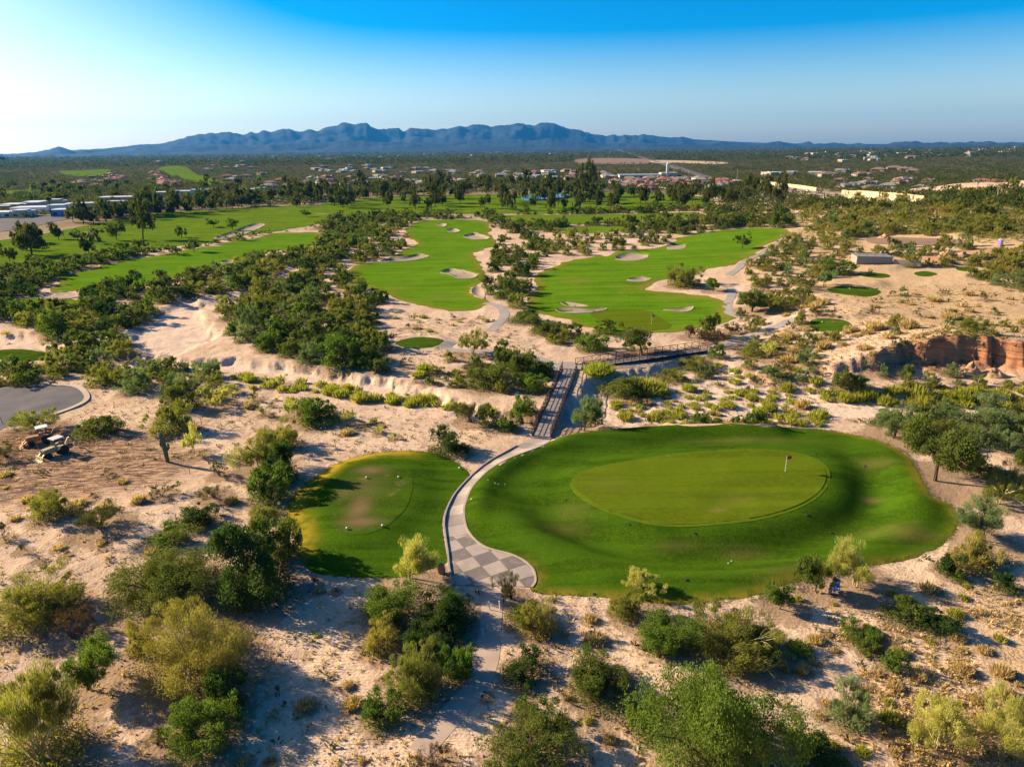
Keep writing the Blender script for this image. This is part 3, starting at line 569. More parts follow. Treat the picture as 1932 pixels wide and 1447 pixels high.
# ------------------------------------------------------------------ ground
th = np.concatenate([np.radians(np.linspace(-180, -52, 40, endpoint=False)), np.radians(np.linspace(-52, 52, 860, endpoint=False)), np.radians(np.linspace(52, 180, 40, endpoint=False))])
rs = [0.0, 6., 12., 18.]; r_ = 24.0
while r_ < 70000:
    rs.append(r_); r_ += min(max(r_ * r_ / (CH * 1288) * 2.6, .30), r_ * .035) if r_ < 150 or r_ > 175 else .62
rs = np.array(rs); R_, TH = np.meshgrid(rs, th, indexing='ij'); X = R_ * np.sin(TH); Y = R_ * np.cos(TH)
Z, wz, cz, sm_ = height(X.ravel(), Y.ravel(), True)
x, y = X.ravel(), Y.ravel(); rr = np.hypot(x, y)
low = hole_mask(x, y, 0, None, np.clip(rr * rr / (CH * 1288) * 2.6, .5, rr * .05 + .5)); Z = Z - np.where(low, np.minimum(.35 + .0015 * rr, 2.5), 0)
kx = rr
far = ss(kx, 520, 900) * (1 - ss(cz, .1, .5))
far = np.maximum(far, .55 * ss(kx, 330, 520) * ss(-x, -150, 60))
gold = ss(x, 28, 44) * ss(-y, -64, -46) + ss(x, 62, 95) * ss(y, 118, 150) * ss(-kx, -480, -330); gold = np.clip(gold, 0, 1) * (1 - sm_)
gold = gold * (.68 + .32 * ss(fbm(x / 14, y / 14, 2, 88), -.3, .3))
dc = flat(110, 885); dig = ss(-np.hypot((x - dc[0]) / 1.9, (y - dc[1])), -13, -7); dig = np.maximum(dig, .0)
dg2 = flat(30, 860); dig = np.maximum(dig, ss(-np.hypot((x - dg2[0]) / 2, y - dg2[1]), -14, -8))
zone = np.column_stack([wz, np.clip(cz * 1.3, 0, 1), far, gold]); swath = np.zeros_like(x)
for sp_ in ([(470,1130),(690,1105),(700,1290),(820,1447),(470,1447),(560,1290)], [(905,1130),(950,1130),(945,1290),(860,1447),(740,1447),(880,1300)], [(560,790),(900,800),(880,845),(620,850)], [(1130,1140),(1460,1150),(1500,1180),(1100,1180)], [(1740,1150),(1850,1180),(1860,1240),(1780,1300),(1690,1230)]): swath = np.maximum(swath, ss(sdf(at(*np.array(sp_, float).T)[:, :2], x, y, 12.), -2, 2.5))
soil = np.column_stack([dig, swath, np.zeros_like(dig), np.ones_like(dig)])
Z = Z + dig * .35 * np.abs(fbm((x * .6 + y) / 1.1, (x - y * .6) / 6, 2, 90))
nr_, nt_ = len(rs), len(th); i = np.arange(nr_ - 1)[:, None] * nt_; j = np.arange(nt_)[None, :]; j2 = (j + 1) % nt_
Q = np.stack([(i + j), (i + nt_ + j), (i + nt_ + j2), (i + j2)], -1).reshape(-1, 4)
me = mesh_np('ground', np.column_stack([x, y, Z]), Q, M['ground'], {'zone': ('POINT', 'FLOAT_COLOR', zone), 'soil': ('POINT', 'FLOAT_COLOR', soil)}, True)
ground_me = me; x_g, y_g = x, y; o = link(bpy.data.objects.new('ground', me)); tag(o, 'sandy desert floor running out to the far valley plain', 'ground', None, 'structure')
print('ground verts', len(x))
# ------------------------------------------------------------------ mountains
RP = np.array([(-200,300),(40,296),(70,289),(112,280),(135,287),(180,282),(230,278),(262,273),(310,271),(340,263),(365,258),(395,252),(430,250),(465,254),(500,248),(545,243),(570,248),(600,245),(645,235),(672,236),(690,235),(715,245),(745,242),(760,247),(775,241),(800,245),(830,243),(870,240),(902,235),(930,241),(960,238),(985,233),(1010,237),(1040,230),(1065,240),(1100,249),(1140,257),(1190,254),(1240,258),(1290,260),(1310,264),(1370,267),(1440,270),(1480,269),(1520,274),(1600,280),(1800,285),(2100,290)], float)
d = ray(RP[:, 0], RP[:, 1]); ra = np.arctan2(d[:, 0], d[:, 1]); rel = d[:, 2] / np.hypot(d[:, 0], d[:, 1])
def mountain(name, dist, thick, scale, lo, hi, label, seed, front=0):
    ta = np.linspace(lo, hi, 620); k = 60; rows = np.linspace(-1, 1, k)
    TA, RW = np.meshgrid(ta, rows, indexing='ij'); top = CH + dist * np.interp(TA, ra, rel)
    top = top + dist / 15000 * ((44 * fbm(TA * 120, TA * 0 + seed, 3, seed + 2) + 10) * ss(top, 40, 330)); top = np.maximum(top, 5)
    rad = dist + RW * thick; xx = rad * np.sin(TA); yy = rad * np.cos(TA)
    rid = 1 - np.abs(fbm(xx / 1500, yy / 2600, 5, seed)) * 1.9; rid2 = fbm(xx / 500, yy / 600, 4, seed + 5)
    bell = np.clip(1 - np.abs(RW), 0, 1) ** 1.1
    w = ss(np.abs(RW), 0, .35)
    hh = top * scale * bell * (1 - w * .8 * (1 - rid)) + w * bell * rid2 * 170 * scale + w * bell * fbm(xx / 240, yy / 240, 3, seed + 8) * 70 * scale
    hh = np.where(np.abs(RW) >= .999, -30, hh)
    ii = np.arange(len(ta) - 1)[:, None] * k; jj = np.arange(k - 1)[None, :]
    Q = np.stack([ii + jj, ii + k + jj, ii + k + jj + 1, ii + jj + 1], -1).reshape(-1, 4)
    me = mesh_np(name, np.column_stack([xx.ravel(), yy.ravel(), hh.ravel()]), Q, M['rock'], None, True)
    o = link(bpy.data.objects.new(name, me)); tag(o, label, 'mountains', None, 'structure')
M['rock'] = simple('mountain_rock', (.030, .042, .055), .95, 0, .5, .002, .4)
mountain('mountain_range', 15000, 3400, 1.0, math.radians(-42), math.radians(40), 'jagged blue mountain range along the horizon', 11)
mountain('foothills', 11000, 1500, .42, math.radians(-40), math.radians(24), 'low foothills at the foot of the blue range', 23)
# ------------------------------------------------------------------ world, sun, haze
SAZ = math.radians(160); SEL = math.radians(24)
w = bpy.data.worlds.new('World'); scene.world = w; w.use_nodes = True; nt = w.node_tree; nt.nodes.clear()
o = nt.nodes.new('ShaderNodeOutputWorld'); bg = nt.nodes.new('ShaderNodeBackground'); sk = nt.nodes.new('ShaderNodeTexSky'); sk.sky_type = 'NISHITA'; sk.sun_disc = False
sk.sun_elevation = SEL; sk.sun_rotation = math.pi / 2 - SAZ; sk.altitude = 800; sk.air_density = 1.0; sk.dust_density = 1.5; sk.ozone_density = 3.0
hs = nt.nodes.new('ShaderNodeHueSaturation'); 
wn, wl = nt.nodes, nt.links; tcw = wn.new('ShaderNodeTexCoord'); sxw = wn.new('ShaderNodeSeparateXYZ'); wl.new(tcw.outputs['Generated'], sxw.inputs[0])
dpw = wn.new('ShaderNodeVectorMath'); dpw.operation = 'DOT_PRODUCT'; wl.new(tcw.outputs['Generated'], dpw.inputs[0]); dpw.inputs[1].default_value = (math.cos(SAZ) * math.cos(SEL), math.sin(SAZ) * math.cos(SEL), math.sin(SEL))
upw = sharp(wn, wl, sxw.outputs[2], -.02, .23); nsw = sharp(wn, wl, dpw.outputs['Value'], .97, .50)
satw = math_(wn, wl, 'ADD', math_(wn, wl, 'MULTIPLY', math_(wn, wl, 'MULTIPLY', upw, nsw), 1.45), .80); wl.new(satw, hs.inputs['Saturation'])
nt.links.new(sk.outputs[0], hs.inputs['Color']); gm = nt.nodes.new('ShaderNodeGamma'); gm.inputs[1].default_value = 1.12; nt.links.new(hs.outputs[0], gm.inputs[0]); nt.links.new(gm.outputs[0], bg.inputs[0]); bg.inputs[1].default_value = .056
nt.links.new(bg.outputs[0], o.inputs[0])
sd = bpy.data.lights.new('sun', 'SUN'); sd.energy = 5.0; sd.angle = math.radians(.53); sd.color = (1, .81, .55); so = link(bpy.data.objects.new('sun', sd))
sv = Vector((math.cos(SAZ) * math.cos(SEL), math.sin(SAZ) * math.cos(SEL), math.sin(SEL))); so.rotation_euler = sv.to_track_quat('Z', 'Y').to_euler()
scene.view_settings.view_transform = 'Standard'; scene.view_settings.look = 'None'; scene.view_settings.exposure = 1.38; scene.view_settings.gamma = 1
m, ns, L = mat('haze_air'); o = N(ns, 'ShaderNodeOutputMaterial'); v = N(ns, 'ShaderNodeVolumePrincipled'); v.inputs['Color'].default_value = (.04, .36, .95, 1); v.inputs['Density'].default_value = HAZE if 'HAZE' in globals() else 2.7e-5; v.inputs['Anisotropy'].default_value = .2
L.new(v.outputs[0], o.inputs['Volume'])
o = MB().box((0, 6900, 365), (36000, 24000, 850)).build('haze', m); tag(o, 'thin blue air between camera and mountains', 'haze', None, 'stuff')
scene.cycles.volume_bounces = 0; scene.cycles.max_bounces = 6; scene.cycles.transparent_max_bounces = 8; scene.cycles.diffuse_bounces = 3

# ------------------------------------------------------------------ plants
def slivers(P, D, L_, w_, seed, up_bias=0.0):
    r = np.random.RandomState(seed); n = len(P); D = D / (np.linalg.norm(D, axis=1, keepdims=True) + 1e-9)
    A = r.normal(size=(n, 3)); S = np.cross(D, A); S /= (np.linalg.norm(S, axis=1, keepdims=True) + 1e-9)
    L_ = np.asarray(L_)[:, None] if np.ndim(L_) else L_; w_ = np.asarray(w_)[:, None] if np.ndim(w_) else w_
    V = np.stack([P - D * L_ / 2, P + S * w_ / 2, P + D * L_ / 2, P - S * w_ / 2], 1).reshape(-1, 3)
    return V, np.arange(4 * n, dtype=np.int32).reshape(-1, 4)
def crown_np(seed, n, form, leaf, zlo=0.0, clumps=40, lobes=5):
    """unit crown: half width 1, height 0..1"""
    r = np.random.RandomState(seed)
    # uneven dome: several lobes of different size
    la = r.uniform(0, 2 * np.pi, lobes); lr = r.uniform(.2, .70, lobes); lz = r.uniform(.26, .74, lobes); ls = r.uniform(.28, .60, lobes)
    if form == 'tall':
        la = r.uniform(0, 2 * np.pi, lobes); lr = r.uniform(.1, .55, lobes); lz = np.linspace(.3, .86, lobes); ls = r.uniform(.42, .62, lobes)
    Lc = np.column_stack([np.cos(la) * lr, np.sin(la) * lr, lz]); Ls = ls
    k = r.randint(0, lobes, clumps); d = r.normal(size=(clumps, 3)); d[:, 2] = d[:, 2] * .8 + .25; d /= np.linalg.norm(d, axis=1, keepdims=True)
    rad = r.uniform(.55, 1.0, clumps)
    zs = .62 if form != 'tall' else .34
    C_ = Lc[k] + d * (Ls[k] * rad)[:, None] * np.array([1, 1, zs]); C_[:, 2] = np.clip(C_[:, 2], zlo + .06, 1.02)
    csz = r.uniform(.065, .185, clumps) * (1.15 if form == 'dense' else 1.0)
    ct = r.uniform(0, 1, clumps)
    q = r.randint(0, clumps, n); g = r.normal(size=(n, 3)); g /= np.linalg.norm(g, axis=1, keepdims=True) + 1e-9
    P = C_[q] + g * (csz[q] * r.uniform(.35, 1.15, n) ** .7)[:, None] * np.array([1, 1, .75])
    tone = np.clip(ct[q] * .6 + r.uniform(0, .4, n), 0, 1)
    out = P - np.array([0, 0, .15]); out /= np.linalg.norm(out, axis=1, keepdims=True)
    if form == 'wispy': D = out * 1.0 + np.array([0, 0, .55]) + r.normal(size=(n, 3)) * .45; L_ = leaf * r.uniform(1.3, 2.6, n); w_ = leaf * r.uniform(.16, .34, n)
    elif form == 'weep': D = out * .5 + np.array([0, 0, -.5]) + r.normal(size=(n, 3)) * .5; L_ = leaf * r.uniform(1.0, 2.0, n); w_ = leaf * r.uniform(.25, .5, n)
    else: D = r.normal(size=(n, 3)) + out * .4; L_ = leaf * r.uniform(.7, 1.5, n); w_ = leaf * r.uniform(.4, .8, n)
    P[:, 2] = np.maximum(P[:, 2], zlo + .01)
    V, Q = slivers(P, D, L_, w_, seed + 1); V[:, 2] = np.maximum(V[:, 2], 0)
    return V, Q, tone, C_
def spikes_np(seed, n, spread, h=1.0, w_=.05):
    r = np.random.RandomState(seed); a = r.uniform(0, 2 * np.pi, n); rr = np.sqrt(r.uniform(0, 1, n)) * spread
    B = np.column_stack([np.cos(a) * rr, np.sin(a) * rr, r.uniform(0, .15, n)])
    D = np.column_stack([np.cos(a) * rr * .7, np.sin(a) * rr * .7, r.uniform(.6, 1.2, n)]) + r.normal(size=(n, 3)) * .18
    Ln = h * r.uniform(.35, .95, n) * (1.05 - .45 * rr / max(spread, .01)); D /= np.linalg.norm(D, axis=1, keepdims=True)
    V, Q = slivers(B + D * Ln[:, None] / 2, D, Ln, w_ * r.uniform(.6, 1.4, n), seed + 1); V[:, 2] = np.maximum(V[:, 2], 0)
    return V, Q, r.uniform(0, 1, n)
def stems_np(seed, C_, spread=.15, fork=.30, n=7, th=.028, sides=5):
    r = random.Random(seed); mb = MB(); idx = list(range(len(C_))); r.shuffle(idx)
    b0 = [(r.uniform(-spread, spread) * .3, r.uniform(-spread, spread) * .3) for _ in range(3)]
    for i in idx[:n]:
        c = C_[i]; bx, by = b0[i % 3]
        m1 = Vector((bx + c[0] * .22 + r.uniform(-.05, .05), by + c[1] * .22 + r.uniform(-.05, .05), fork * r.uniform(.8, 1.2)))
        m2 = Vector((c[0] * .65 + r.uniform(-.06, .06), c[1] * .65 + r.uniform(-.06, .06), fork + (c[2] - fork) * .6))
        mb.tube([(bx, by, -.06), m1, m2, (c[0], c[1], c[2])], [th, th * .75, th * .45, th * .15], sides)
        for _ in range(2):
            e = Vector((c[0] + r.uniform(-.3, .3), c[1] + r.uniform(-.3, .3), c[2] * r.uniform(.8, 1.05)))
            mb.tube([m2, (m2 + e) / 2 + Vector((0, 0, .03)), e], [th * .35, th * .22, th * .08], 4)
    return mb
def trunk_np(seed, C_, n=9, th=.05, fork=.32, lean=.1, single=True):
    r = random.Random(seed); mb = MB(); f = Vector((r.uniform(-lean, lean), r.uniform(-lean, lean), fork))
    if single: mb.tube([(0, 0, -.06), f * .5 + Vector((.02, 0, 0)), f], [th * 1.15, th * .95, th * .8], 7)
    else:
        for _ in range(4):
            a = r.uniform(0, 6.28); mb.tube([(math.cos(a) * .04, math.sin(a) * .04, -.05), (math.cos(a) * .1, math.sin(a) * .1, fork * .5), (math.cos(a) * .12, math.sin(a) * .12, fork)], [th * .6, th * .5, th * .42], 6)
    idx = list(range(len(C_))); r.shuffle(idx)
    for i in idx[:n]:
        c = Vector(C_[i]); s0 = f if single else Vector((f.x + r.uniform(-.08, .08), f.y + r.uniform(-.08, .08), fork))
        m2 = s0 + (c - s0) * .55 + Vector((r.uniform(-.06, .06), r.uniform(-.06, .06), r.uniform(0, .06)))
        mb.tube([s0, m2, c], [th * .55, th * .32, th * .08], 5)
        for _ in range(2):
            e = c + Vector((r.uniform(-.28, .28), r.uniform(-.28, .28), r.uniform(-.1, .12))); mb.tube([m2, (m2 + e) / 2, e], [th * .25, th * .16, th * .06], 4)
    return mb
PR_ = {}
def leaf_mesh(nm, V, Q, tone, m): return mesh_np(nm, V, Q, m, {'tone': ('FACE', 'FLOAT', tone)})
def proto(sp, size, var):
    """returns dict of meshes for species/size class/variant; unit half width and height"""
    key = (sp, size, var)
    if key in PR_: return PR_[key]
    seed = abs(hash((ord(sp), size, var))) % 99991 if False else ord(sp) * 131 + size * 17 + var * 7
    n = {5: 34000, 4: 17000, 3: 6500, 2: 2600, 1: 900, 0: 260}[size]; lf = {5: .025, 4: .037, 3: .058, 2: .085, 1: .13, 0: .22}[size]; cl = {5: 170, 4: 100, 3: 65, 2: 42, 1: 26, 0: 14}[size]
    D = {}
    if sp in 'YD' or sp == 'd':
        n2 = {5: 2000, 4: 1400, 3: 900, 2: 420, 1: 160, 0: 60}[size]
        V, Q, t = spikes_np(seed, n2, .75, 1.0, {5: .04, 4: .05, 3: .06, 2: .085, 1: .12, 0: .2}[size]); D['leaf'] = leaf_mesh('foliage', V, Q, t, M['leaf_' + sp]); D['trunk'] = None; PR_[key] = D; return D
    form = {'M': 'dense', 'G': 'dense', 'K': 'dense', 'N': 'dense', 'Q': 'wispy', 'C': 'wispy', 'P': 'wispy', 'O': 'wispy', 'W': 'wispy', 'S': 'wispy', 'R': 'wispy', 'T': 'dense', 'p': 'wispy', 'm': 'dense', 'g': 'dense', 'w': 'wispy', 't': 'tall', 's': 'wispy'}[sp]
    tree = sp in 'pmgwtTs'; LM = {'p': 'P', 'm': 'M', 'g': 'G', 'w': 'W', 't': 'T', 's': 'S', 'Q': 'P'}.get(sp, sp)  # Q is drawn with the same palo verde foliage as P
    if sp in 'CR': n = int(n * .5)
    if sp in 'wp': n = int(n * .75)
    if tree:
        zlo = .34 if sp not in 'tT' else (.2 if sp == 't' else .22)
        V, Q, t, C_ = crown_np(seed, n, form, lf, zlo, cl, 7 if sp in 'tT' else 6)
        D['trunk'] = trunk_np(seed, C_, {5: 22, 4: 16, 3: 12, 2: 8, 1: 5, 0: 4}[size], .045 if sp not in 'w' else .036, .36 if sp != 't' else .3, single=sp not in 'wps').mesh('trunk', M['yellow_bark'] if sp in 'wp' else M['bark'])
        D['nm'] = 'crown'
    else:
        V, Q, t, C_ = crown_np(seed, n, form, lf, 0.0, cl, 6)
        if sp in 'MNGKSPOQ':
            r = np.random.RandomState(seed + 9); k = n // 5; a = r.uniform(0, 6.28, k); q = r.uniform(.3, .85, k)
            Pn = np.column_stack([np.cos(a) * q, np.sin(a) * q, r.uniform(.03, .3, k)]); V2, Q2 = slivers(Pn, r.normal(size=(k, 3)) + [0, 0, .5], lf * 1.4, lf * .6, seed + 3); V2[:, 2] = np.maximum(V2[:, 2], 0)
            Q = np.vstack([Q, Q2 + len(V)]); V = np.vstack([V, V2]); t = np.r_[t, r.uniform(0, 1, k)]
        if size >= 3 or (sp in 'CR' and size >= 2): D['trunk'] = stems_np(seed, C_, n={5: 36, 4: 26, 3: 16, 2: 9}[size], fork=.2, th=.016 if sp in 'CR' else .014).mesh('stems', M['yellow_bark'] if sp in 'PWO' else M['bark'])
        else: D['trunk'] = None
        D['nm'] = 'foliage'
    D['leaf'] = leaf_mesh(D['nm'], V, Q, t, M['leaf_' + LM]); PR_[key] = D; return D
SPEC = {'M': ('mesquite_bush', 'bush', 'dark green', 'mesquite bush'), 'N': ('hackberry_bush', 'bush', 'dull green', 'hackberry bush'), 'Q': ('ironwood_bush', 'bush', 'grey-olive', 'ironwood bush'), 'G': ('leafy_shrub', 'shrub', 'bright green', 'leafy shrub'), 'K': ('dense_evergreen_bush', 'bush', 'deep green', 'evergreen bush'), 'P': ('palo_verde_bush', 'bush', 'olive', 'wispy bush'), 'O': ('golden_brush', 'bush', 'golden olive', 'feathery bush'),  # N: mesquite bushes too, under a second code in a duller green
        'W': ('pale_broom_bush', 'bush', 'pale yellow-green', 'broom bush'), 'C': ('creosote_bush', 'bush', 'sparse dark', 'twiggy bush'), 'Y': ('riverbed_weed', 'weed', 'yellow-green', 'upright weed clump'), 'S': ('sage_bush', 'bush', 'grey-green', 'sage bush'),
        'D': ('dry_grass_clump', 'grass clump', 'straw coloured', 'dry clump'), 'R': ('bare_twig_bush', 'bush', 'reddish brown', 'bare twiggy bush'), 'T': ('shade_tree', 'tree', 'dark', 'broad shade tree'), 't': ('tall_tree', 'tree', 'dark tall', 'tree'),
        'p': ('palo_verde_tree', 'tree', 'olive', 'palo verde tree'), 'm': ('mesquite_tree', 'tree', 'dark green', 'mesquite tree'), 'g': ('young_green_tree', 'tree', 'fresh green', 'small tree'), 'w': ('yellow_palo_verde', 'tree', 'pale yellow', 'palo verde tree'), 's': ('desert_willow', 'tree', 'grey-green', 'feathery tree')}
PLANTED = []
def plant(sp, px, py, wp, hp=None, label=None, near=None, group=None, size=None, rot=None):
    """photo pixels of the foot, width and height in photo pixels; placed by settle()"""
    PLANTED.append(dict(sp=sp, px=px, py=py, wp=wp, hp=hp, label=label, near=near, group=group, size=size, rot=rot))
def settle():
    L_ = [q for q in PLANTED if 'x' not in q]
    G_ = at([q['px'] for q in L_], [q['py'] for q in L_])
    for q, (x, y, z) in zip(L_, G_):
        sp, wp, hp = q['sp'], q['wp'], q['hp']
        dp = depth(x, y, z); m = dp / F; w = wp * m; a = math.asin(min(.99, (CH - z) / math.hypot(math.hypot(x, y), CH - z)))
        tree = sp in 'pmgwtTs'
        if hp is None: h = w * (.55 if not tree else 1.0)
        elif tree: h = max(hp * m / math.cos(a) - .35 * w * math.sin(a), .5 * w)
        else: h = max((hp * m - .62 * w * math.sin(a)) / math.cos(a), .38 * w)
        if not tree and w > 1: rr = math.hypot(x, y); x += x / rr * w * .28; y += y / rr * w * .28
        q.update(x=float(x), y=float(y), w=float(w), h=float(h))
def add_plant(sp, x, y, w, h, wp, label=None, near=None, group=None, size=None, rot=None):
    PLANTED.append(dict(sp=sp, x=x, y=y, w=w, h=h, wp=wp, label=label, near=near, group=group, size=size, rot=rot))
def build_plant(q, i):
    sp, wp = q['sp'], q['wp']; size = q['size'] if q['size'] is not None else (5 if wp >= 195 else 4 if wp >= 105 else 3 if wp >= 58 else 2 if wp >= 27 else 1 if wp >= 12 else 0)
    D = proto(sp, size, i % (4 if size < 3 else 3)); nm = SPEC[sp][0]
    z = float(ZB[i]) - .04 * q['h']; rot = q['rot'] if q['rot'] is not None else rnd.uniform(0, 6.28); tr_ = sp in 'pmgwtTs'; ws = q['w'] / 2 * (1.0 if tr_ else 1.12); s = (ws, ws * rnd.uniform(.88, 1.1), q['h'] * (1.0 if tr_ or sp in 'YD' else 1.28))
    if D['trunk'] is not None and size >= 1:
        r = empty(nm, (q['x'], q['y'], z), rot); r.scale = s
        for me, n_ in ((D['leaf'], D['nm']), (D['trunk'], 'trunk' if D['nm'] == 'crown' else 'stems')): link(bpy.data.objects.new(n_, me), r)
    else:
        r = link(bpy.data.objects.new(nm, D['leaf'])); r.location = (q['x'], q['y'], z); r.rotation_euler = (0, 0, rot); r.scale = s
    tag(r, q['label'], SPEC[sp][1], q['group']); q['o'] = r
A = lambda *a, **k: plant(*a, **k)
